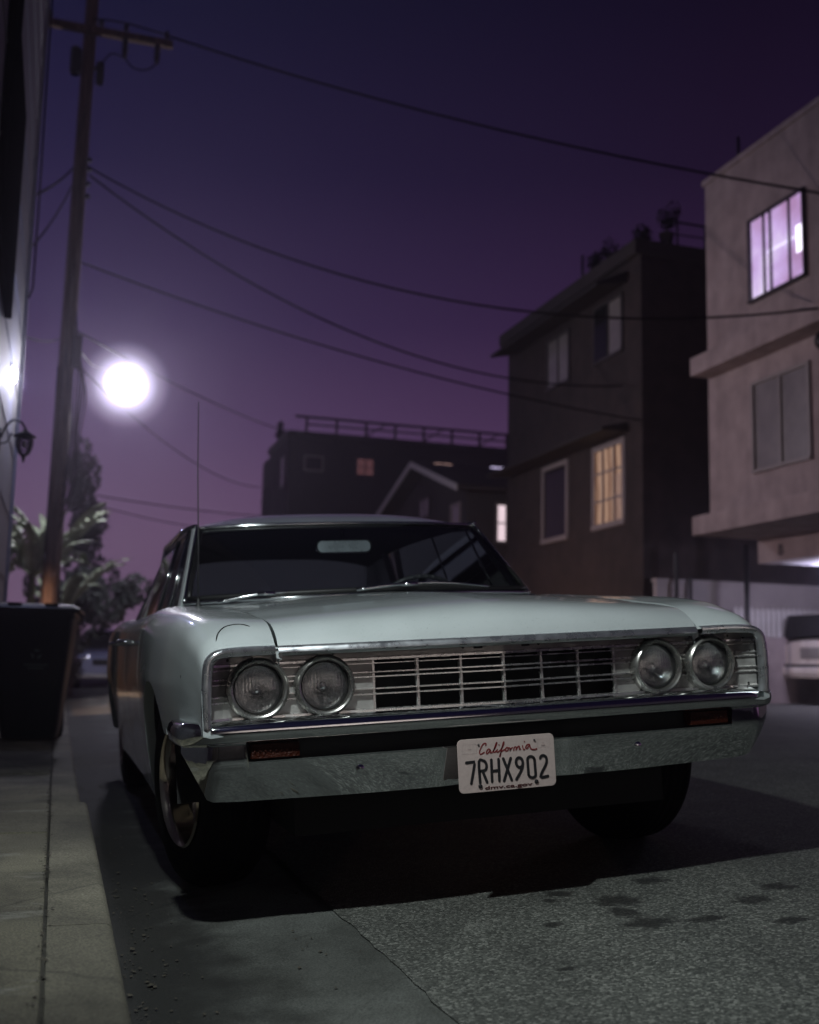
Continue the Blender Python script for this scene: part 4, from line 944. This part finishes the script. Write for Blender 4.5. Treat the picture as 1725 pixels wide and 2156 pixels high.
tree('conifer_tree', (7.2, 43.0, 0), 6, .2, [((.0, 0, 7.6), (.5, .5, 1.2)), ((.0, 0, 9.3), (.26, .3, 1.2))], 700, .16, M['leaf_dark'], 'dark pointed conifer at the left end of the grey building', 'tree', 12)

# buildings: windows
def window(parent, plane, a0, a1, z0, z1, x, frame, pane, fw=.07, depth=.04, mull=1, rail=0, bars=None):
    """a window standing 4 cm proud of a wall that faces -X (plane 'X') or -Y (plane 'Y')"""
    def bx(m, u0, u1, v0, v1, d0, d1):
        if plane == 'X': m.box(x-d1, x-d0, u0, u1, v0, v1)
        else: m.box(u0, u1, x-d1, x-d0, v0, v1)
    m = MB()
    bx(m, a0, a1, z0, z0+fw, .002, depth+.02); bx(m, a0, a1, z1-fw, z1, .002, depth); bx(m, a0, a0+fw, z0+fw, z1-fw, .002, depth); bx(m, a1-fw, a1, z0+fw, z1-fw, .002, depth)
    for k in range(mull):
        c = a0+(a1-a0)*(k+1)/(mull+1); bx(m, c-.022, c+.022, z0+fw, z1-fw, .002, depth-.006)
    for k in range(rail):
        c = z0+(z1-z0)*(k+1)/(rail+1); bx(m, a0+fw, a1-fw, c-.018, c+.018, .002, depth-.01)
    f = m.build('window', frame, parent)
    m = MB(); bx(m, a0+fw+.001, a1-fw-.001, z0+fw+.001, z1-fw-.001, .001, .012); m.build('pane', pane, f)
    return f
# beige apartment block over its carport
ap = empty('apartment_building'); tag(ap, 'beige stucco apartment block with a carport and a bright violet upper window', 'building')
MB().box(8.5, 19, 2, 11.98, 3.165, 8.75).build('wall', M['stucco_beige'], ap)
MB().box(8.46, 19.05, 1.95, 12.02, 8.75, 8.84).build('roof', M['stucco_beige'], ap)
MB().box(8.1, 19, 1.9, 11.88, 2.862, 3.162).build('floor_slab', M['stucco_beige'], ap, bevel=.01)
MB().box(8.1, 8.498, 1.9, 11.88, 5.434, 5.73).build('ledge', M['stucco_beige'], ap, bevel=.01)
bm_ = MB().box(9.317, 9.60, 1.9, 11.9, 2.482, 2.860).build('carport_beam', M['stucco_beige'], ap)
text_mesh('B', .235, M['frame_dark'], bm_, (9.312, 11.31, 2.645), (R(90), 0, R(-90)), 'building_letter', extrude=.004, bold=.004)
MB().box(9.602, 17, 2.0, 11.9, 2.50, 2.56).build('carport_ceiling', pm('white_ceiling', (.75, .73, .75), .7), ap)
MB().box(17, 17.2, 1.9, 11.9, .1, 2.86).box(9.6, 17, 1.8, 1.95, .1, 2.86).build('carport_wall', M['stucco_beige'], ap)
for y in (4.2, 8.0): MB().box(9.36, 9.56, y, y+.2, .1, 2.48).build('carport_post', M['stucco_beige'], ap)
MB().box(12.6, 12.75, 7.4, 8.6, 2.44, 2.498).build('ceiling_lamp', emat('carport_tube', (.83, .80, 1), 60), ap)
# violet window
def blind_mat():
    m, n, l, p = newmat('violet_room'); t = n.new('ShaderNodeTexCoord'); P = t.outputs['Object']
    z = n.new('ShaderNodeTexNoise'); z.inputs['Scale'].default_value = 1.5; z.inputs['Detail'].default_value = 3; l.new(P, z.inputs[0])
    r = ramp(n, [(.35, (.42, .24, .46)), (.55, (.60, .42, .78)), (.75, (.85, .75, 1))]); l.new(z.outputs[0], r.inputs[0]); l.new(r.outputs[0], p.inputs['Emission Color'])
    p.inputs['Base Color'].default_value = (.05, .05, .05, 1); p.inputs['Emission Strength'].default_value = 1.15
    return m
MV = blind_mat()
vw = window(ap, 'X', 9.425, 10.76, 6.33, 7.66, 8.5, M['frame_dark'], MV, fw=.035, depth=.07, mull=0)
for y in (9.76, 10.20, 10.36): MB().box(8.432, 8.462, y-.016, y+.016, 6.366, 7.624).build('mullion', M['frame_dark'], vw)
b = MB()
for k in range(44):
    z = 6.375+k*.0284; b.add([(8.470, 9.462, z), (8.470, 10.724, z), (8.482, 10.724, z+.013), (8.482, 9.462, z+.013)], [(0, 1, 2, 3)])
b.build('blind', pm('blind_slat', (.55, .45, .55), .6), vw, fixn=False)
MB().box(8.484, 8.487, 9.47, 9.66, 6.75, 7.16).build('lamp_in_room', emat('room_lamp', (.9, .85, 1), 2.4), vw)
MB().box(8.484, 8.4875, 9.66, 10.34, 6.985, 7.03).build('light_tube', emat('room_tube', (.8, .72, 1), 1.5), vw)
lw = window(ap, 'X', 9.43, 10.78, 3.70, 5.10, 8.5, M['frame_pale'], M['pane_curtain'], fw=.05, depth=.05, mull=1)
# lantern near the frame edge, rooftop pole
b = MB().tube(catmull([(8.5, 8.93, 5.05), (8.36, 8.93, 5.12), (8.30, 8.95, 5.35), (8.34, 8.97, 5.45)], 4), .014, 6).ball((8.34, 8.99, 5.25), .10, 10, (1, 1, 1.3))
tag(b.build('wall_sconce', M['dark_metal'], smooth=True), 'dark round sconce on the beige wall beside its lower window', 'sconce')
b = MB().tube([(8.62, 11.2, 8.84), (8.62, 11.2, 9.28)], .025, 8).lathe([(.05, 0), (.05, .03), (.03, .04)], (8.62, 11.2, 8.84), 'Z', 10)
tag(b.build('vent_pipe', M['dark_metal'], smooth=True), 'short dark pipe standing on the beige building roof edge', 'pipe')

# dark brown building
db = empty('brown_building'); tag(db, 'dark brown three storey building with one warm lit window', 'building')
MB().box(8.5, 15.5, 14.1, 20.35, .1, 8.35).build('wall', [M['stucco_brown']], db)
MB().box(8.36, 15.6, 14.06, 20.6, 8.35, 8.62).build('roof', M['stucco_dark'], db)
MB().prism([(8.497, 7.98), (8.497, 8.20), (7.85, 7.90), (7.85, 7.84)], 14.6, 19.9, 'Y').build('upper_awning', M['awning'], db)
MB().prism([(8.497, 5.12), (8.497, 5.30), (7.95, 5.16), (7.95, 5.10)], 14.6, 20.3, 'Y').build('lower_awning', M['awning'], db)
window(db, 'X', 17.03, 18.15, 6.66, 7.80, 8.5, M['frame_dark'], M['pane_curtain'], fw=.06, mull=1)
w2 = window(db, 'X', 14.76, 15.93, 6.68, 7.85, 8.5, M['frame_dark'], M['pane_curtain'], fw=.06, mull=1)
MB().box(8.447, 8.458, 15.36, 15.86, 6.75, 7.78).build('open_sash', M['pane_dark'], w2)
window(db, 'X', 17.08, 18.36, 3.36, 5.03, 8.5, M['frame_pale'], M['pane_dark'], fw=.10, mull=0)
def curtain_mat():
    m, n, l, p = newmat('warm_room'); t = n.new('ShaderNodeTexCoord'); wv = n.new('ShaderNodeTexWave'); wv.bands_direction = 'Y'; wv.inputs['Scale'].default_value = 1.25; wv.inputs['Distortion'].default_value = 2.5; wv.inputs['Detail'].default_value = 3; l.new(t.outputs['Object'], wv.inputs[0])
    r = ramp(n, [(.1, (.14, .070, .040)), (.5, (.36, .20, .125)), (.9, (.55, .36, .25))]); l.new(wv.outputs[0], r.inputs[0]); l.new(r.outputs[0], p.inputs['Emission Color']); p.inputs['Emission Strength'].default_value = .66
    p.inputs['Base Color'].default_value = (.1, .06, .04, 1); return m
ww = window(db, 'X', 14.70, 16.01, 3.40, 5.03, 8.5, M['frame_pale'], curtain_mat(), fw=.10, mull=2, rail=2)
b = MB()
for k in range(16): b.box(8.470, 8.476, 14.82, 15.05, 3.52+k*.055, 3.548+k*.055)
b.build('shutter', pm('shutter_slat', (.5, .4, .34), .6), ww)
# roof clutter of the dark building
def potted(loc, hgt, rad, label, seed):
    rnd = random.Random(seed); t = empty('potted_plant', loc); tag(t, label, 'plant', 'plants on the dark roof')
    MB().lathe([(.10, 0), (.14, .22), (.15, .24), (.12, .25)], (0, 0, 0), 'Z', 12).build('pot', M['awning'], t)
    b = MB().tube([(0, 0, .2), (.01, 0, hgt*.6)], .02, 5); crown(b, (0, 0, hgt*.75), (rad, rad, rad*1.1), 260, .06, rnd, 6); b.build('foliage', M['leaf_dark'], t, fixn=False)
potted((8.75, 16.35, 8.62), .55, .20, 'left potted plant on the dark roof beside a thin pipe', 1)
potted((8.75, 15.85, 8.62), .60, .22, 'second potted plant on the dark roof right of the thin pipe', 2)
potted((8.8, 14.55, 8.62), .40, .22, 'low potted plant near the dark roof corner', 3)
potted((9.1, 14.2, 8.62), .70, .24, 'tallest potted plant on the dark roof near the railing', 4)
tag(MB().tube([(8.7, 16.87, 8.62), (8.7, 16.87, 9.35)], .03, 8).lathe([(.06, 0), (.06, .04), (.035, .05)], (8.7, 16.87, 8.62), 'Z', 10).build('roof_pipe', M['dark_metal'], smooth=True), 'thin upright pipe on the edge of the dark roof', 'pipe')
b = MB()
for x in (9.3, 9.9, 10.5): b.tube([(x, 14.15, 8.62), (x, 14.15, 9.10)], .02, 6)
b.tube([(9.2, 14.15, 9.10), (10.8, 14.15, 9.10)], .022, 6).tube([(9.2, 14.15, 8.86), (10.8, 14.15, 8.86)], .014, 6)
tag(b.build('roof_railing', M['dark_metal']), 'dark metal railing on the dark roof beside the beige building', 'railing')
# side yard
MBW = pm('boundary_stucco', (.30, .27, .27), .9, noise=.15, nscale=2)
tag(MB().box(8.62, 22, 13.86, 13.98, .1, 2.29).box(8.60, 22, 13.83, 14.01, 2.29, 2.35).build('boundary_wall', MBW), 'pale boundary wall glowing violet between the two buildings', 'wall')
b = MB()
fe = empty('picket_fence', (10.0, 13.6, .2)); tag(fe, 'white picket fence behind the parked suv', 'fence')
for k in range(56): 
    x = k*.11; b.prism([(x, 1.18), (x+.085, 1.18), (x+.085, 1.62), (x+.0425, 1.70), (x, 1.62)], -.012, .012, 'Y')
b.build('pickets', M['white_trim'], fe)
MB().box(-.02, 6.2, .013, .05, 1.24, 1.30).box(-.02, 6.2, .013, .05, 1.46, 1.52).build('rail', M['white_trim'], fe)
MB().box(-.06, 6.25, -.08, .09, -.1, 1.178).build('base_wall', M['stucco_beige'], fe)
tag(MB().tube([(10.0, 13.2, .1), (10.0, 13.2, 2.95)], .045, 8).lathe([(.09, 0), (.09, .05), (.05, .07)], (10.0, 13.2, .2), 'Z', 10).build('gate_post', M['dark_metal'], smooth=True), 'tall thin dark post in the gap between the buildings', 'post')
tag(MB().tube([(8.95, 13.75, .1), (8.95, 13.75, 2.8)], .04, 8).tube([(9.25, 13.78, .1), (9.25, 13.78, 2.4)], .03, 8).box(8.9, 9.3, 13.70, 13.80, 1.5, 1.6).build('drain_pipe', M['dark_metal']), 'pair of dark drain pipes on the violet wall beside the dark building', 'pipe')
for x, z, mat, lab in [(8.97, 1.93, M['white_trim'], 'round pale utility meter on the violet wall behind the car hood'), (9.55, 1.83, emat('meter_glint', (.75, .72, 1), 1.1), 'small glowing round lamp on the violet wall behind the car hood')]:
    t = empty('utility_meter' if z > 1.9 else 'yard_lamp', (x, 13.70, z)); tag(t, lab, 'meter' if z > 1.9 else 'lamp')
    MB().lathe([(.0005, -.12), (.05, -.115), (.075, -.08), (.08, -.02)], (0, 0, 0), 'Y', 14).build('dome', mat, t, smooth=True)
    MB().box(-.085, .085, -.018, .155, -.17, .09).build('housing', M['dark_metal'], t, bevel=.01)

# the house across the street behind the camera, mirrored in the chrome
hb = empty('stucco_house'); tag(hb, 'pale stucco house standing behind the viewer and mirrored in the chrome', 'house')
MB().box(-9, 12, -16, -10, 0, 6.2).build('wall', M['white_trim'], hb)
MB().box(-9.3, 12.3, -16, -9.6, 6.2, 6.4).build('roof', M['stucco_dark'], hb)
lamp('house_wall_fill', 'SPOT', (1.6, -6.6, 2.6), 620, (1, .90, .84), .1, (1.2, -10, 2.0), 84, .6)  # unseen spot added to brighten this wall in the chrome reflections

# grey building and gabled house far down the street
gb = empty('grey_building'); tag(gb, 'hazy dark grey flat roofed building beyond the car with a roof deck railing', 'building')
MB().box(6.37, 19, 36, 39.9, 0, 8.95).build('wall', M['stucco_grey'], gb)
MB().box(6.30, 19, 35.94, 40.0, 8.95, 9.20).build('roof', M['stucco_grey'], gb)
MB().box(6.37, 12, 40.01, 41.4, 0, 8.85).build('side_wing', M['stucco_grey'], gb)
window(gb, 'Y', 6.93, 7.68, 7.72, 8.32, 36, M['frame_pale'], M['pane_dark'], fw=.07, mull=0)
window(gb, 'Y', 8.92, 9.64, 7.68, 8.38, 36, M['frame_dark'], emat('dim_red_room', (.30, .12, .13), .25), fw=.05, mull=1, rail=1)
window(gb, 'Y', 12.0, 12.75, 8.18, 8.42, 36, M['frame_dark'], emat('pink_room', (.9, .55, .5), .7), fw=.02, mull=1)
window(gb, 'Y', 14.3, 14.95, 8.28, 8.46, 36, M['frame_dark'], emat('lilac_room', (.75, .65, 1), .85), fw=.02, mull=0)
window(gb, 'X', 36.7, 37.5, 7.2, 8.4, 6.37, M['frame_dark'], M['pane_curtain'], fw=.05, mull=0)
rl = empty('deck_railing', (6.9, 36.2, 9.2)); tag(rl, 'wooden deck railing along the hazy grey roof', 'railing')
for k in range(8): MB().box(.1+k*1.15, .18+k*1.15, -.04, .04, 0, .62).build('post', M['stucco_dark'], rl)
b = MB().box(-.3, 8.4, -.05, .05, .56, .64).box(.1, 8.4, -.02, .02, .30, .36)
for k in (2, 4, 6): b.tube([(.14+k*1.15, 0, .06), (.9+k*1.15, 0, .56)], .03, 5)
b.build('rail', M['stucco_dark'], rl)
gh = empty('gabled_house'); tag(gh, 'small dark gabled house with pale rake boards left of the brown building', 'house')
G0, G1, GZ, GP = 23.0, 30.1, 5.32, 6.42; GM = (G0+G1)/2
MB().prism([(G0, .1), (G1, .1), (G1, GZ-.12), (GM, GP-.12), (G0, GZ-.12)], 8.5, 16, 'X').build('wall', M['stucco_grey'], gh)
for a, c in ((G0-.35, GZ-.11), (G1+.35, GZ-.11)):
    MB().prism([(a, c-.03), (GM, GP), (GM, GP+.12), (a, c+.10)], 8.1, 16.1, 'X').build('roof', M['stucco_dark'], gh)
    MB().prism([(a, c-.07), (GM, GP-.05), (GM, GP+.125), (a, c+.105)], 8.06, 8.098, 'X').build('rake_board', M['white_trim'], gh)
window(gh, 'X', 23.45, 24.2, 3.9, 5.0, 8.5, M['frame_pale'], M['pane_curtain'], fw=.06, mull=0)
window(gh, 'X', 26.0, 26.9, 4.9, 5.5, 8.5, M['frame_dark'], M['pane_curtain'], fw=.06, mull=1)
window(gh, 'Y', 9.28, 9.62, 3.9, 4.95, 23.0, M['frame_pale'], emat('white_room', (1, .78, .85), .9), fw=.06, mull=0, rail=1)

# parked cars in the background
def simple_car(name, label, loc, rotz, L, Wd, prof_b, prof_g, zb, paint, face, wheels):
    t = empty(name, loc, (0, 0, rotz)); tag(t, label, 'car')
    PB, PG = pchip(prof_b), pchip(prof_g); rows = []
    WB = pchip([(0, .80), (.06, .93), (.2, 1), (.8, 1), (.94, .96), (1, .86)])
    for y in sorted(set(lin(0, L, 40))):
        q = y/L; w_ = Wd/2*WB(q); z = PB(q); h0 = zb+.10*max(0, 1-q*14)+.1*max(0, 1-(1-q)*14)
        half = [(0, z+.02), (w_*.6, z+.012), (w_*.86, z-.015), (w_*.96, z-.07), (w_, z*.45+h0*.55), (w_*.985, h0+.12), (w_*.93, h0)]
        rows.append([(-a, y, b_) for a, b_ in half[::-1]]+[(a, y, b_) for a, b_ in half[1:]])
    b = MB().grid(rows); n0 = len(rows[0])
    b.add(rows[0], [tuple(range(n0))]); b.add(rows[-1], [tuple(range(n0))])
    smooth_angle(b.build('body', paint, t), 40)
    g0, g1 = prof_g[0][0], prof_g[-1][0]; rows = []; rf = []
    for q in lin(g0, g1, 24):
        z = PG(q); zq = PB(q)-.01; w_ = Wd/2; k = max(0, z-zq)
        half = [(0, z), (w_*.55, z-.01), (w_*.70, z-.04*min(1, k*4)), (w_*.74, z-.10*min(1, k*3)), (w_*.90, zq)]
        rows.append([(-a, q*L, b_) for a, b_ in half[::-1]]+[(a, q*L, b_) for a, b_ in half[1:]])
        if z > max(v for _, v in prof_g)-.12: rf.append([(p[0]*1.01, p[1], p[2]+.008) for p in rows[-1][2:7]])
    smooth_angle(MB().grid(rows).build('cabin_glass', M['pane_dark'], t), 50)
    MB().grid(rf).build('roof', paint, t, smooth=True)
    for yw in wheels:
        for s in (-1, 1):
            o = MB().lathe([(.05, -.10), (.20, -.10), (.30, -.095), (.325, -.05), (.325, .05), (.30, .095), (.20, .10), (.05, .10)], (Wd/2*.88*s, yw, .325), 'X', 24).build('wheel', M['rubber'], t); smooth_angle(o, 40)
    face(t); return t
def sedan_face(t):
    for s in (-1, 1):
        MB().ball((.62*s, .06, .66), .085, 12, (1.5, .8, .7)).build('headlight', pm_head, t, smooth=True)
        MB().box(.80*s-.09, .80*s+.09, 1.25, 1.38, .95, 1.06).build('side_mirror', M['trim_black'], t, bevel=.02)
    MB().box(-.45, .45, -.012, .05, .52, .66).build('grille', M['dark_metal'], t, bevel=.01)
    MB().box(-.78, .78, -.015, .1, .22, .32).build('bumper', M['argent'], t, bevel=.02)
    MB().box(.04, .36, -.03, -.013, .38, .50).build('license_plate', M['white_trim'], t)
    for x, z in ((.52, .78), (.45, .60), (-.55, .72)): MB().ball((x, -.005, z), .016, 8).build('glint_dot', emat('painted_glint', (.8, .78, 1), 4), t, smooth=True)  # glowing dots painted in for glints on the car front
pm_head = pm('far_headlight', (.45, .45, .48), .1, .6)
M['car_blue'] = pm('dark_blue_paint', (.26, .28, .42), .25, .2, coat=1)
M['car_cream'] = pm('cream_paint', (.80, .75, .72), .35, 0, coat=.6)
simple_car('parked_sedan', 'dark blue sedan parked facing us far along the left curb', (-.06, 23.1, .06), 0, 4.5, 1.78, [(0, .66), (.04, .78), (.25, .90), (.5, .92), (.85, .95), (.97, .92), (1, .75)], [(.24, .90), (.36, 1.22), (.42, 1.36), (.60, 1.40), (.74, 1.32), (.88, .95)], .24, M['car_blue'], sedan_face, (.85, 3.5))
def suv_face(t):
    for s in (-1, 1): MB().box(.80*s-.05, .80*s+.05, -.012, .06, .85, 1.15).build('tail_light', pm('tail_red', (.09, .02, .02), .3), t, bevel=.01)
    MB().box(-.86, .86, -.07, .12, .52, .66).build('bumper', M['car_cream'], t, bevel=.03)
    MB().box(-.84, .84, -.035, .05, .66, .71).build('bumper_step', M['trim_black'], t)
    MB().prism([(-.70, 1.18), (.70, 1.18), (.58, 1.56), (-.58, 1.56)], -.004, .03, 'Y').build('rear_glass', M['pane_dark'], t)
    MB().box(-.27, .27, -.012, .01, .80, 1.0).build('plate_recess', M['argent'], t, bevel=.01)
    MB().ball((.33, -.008, 1.10), .03, 10, (1.2, .6, .8)).build('hatch_handle', M['chrome'], t, smooth=True)
simple_car('parked_suv', 'cream suv parked nose in beside the fence at the right edge', (11.0, 12.85, .20), R(-90), 4.6, 1.82, [(0, 1.08), (.02, 1.15), (.3, 1.14), (.66, 1.12), (.72, 1.02), (.97, .92), (1, .75)], [(0.005, 1.16), (.03, 1.50), (.06, 1.60), (.12, 1.64), (.5, 1.64), (.60, 1.50), (.72, 1.04)], .38, M['car_cream'], suv_face, (.85, 3.6))

# lamp light spilling in the yard, and an added facade fill
lamp('low_facade_fill', 'POINT', (6.4, 17.0, .75), 85, (1, .55, .32), .08)  # unseen fill added behind the car to warm the lower brown facade
lamp('carport_lamp', 'POINT', (10.6, 10.6, 2.2), 60, (.83, .80, 1), .1)
lamp('wall_wash', 'POINT', (-1.74, 7.4, 3.28), 20, (.50, .54, 1), .05)
lamp('yard_lamp_light', 'POINT', (10.6, 11.6, 2.3), 44, (.72, .66, 1), .1)

# ------------------------------------------------------------------ night mist
m = bpy.data.materials.new('mist'); m.use_nodes = True; n = m.node_tree.nodes; l = m.node_tree.links
n.remove(n['Principled BSDF']); pv = n.new('ShaderNodeVolumePrincipled'); pv.inputs['Color'].default_value = (.82, .74, .90, 1); pv.inputs['Density'].default_value = .0027; pv.inputs['Anisotropy'].default_value = .76
l.new(pv.outputs[0], n['Material Output'].inputs['Volume'])
hz = MB().box(-101, 101, -41, 201, -1.06, 16).build('haze', m); tag(hz, None, None, kind='stuff')
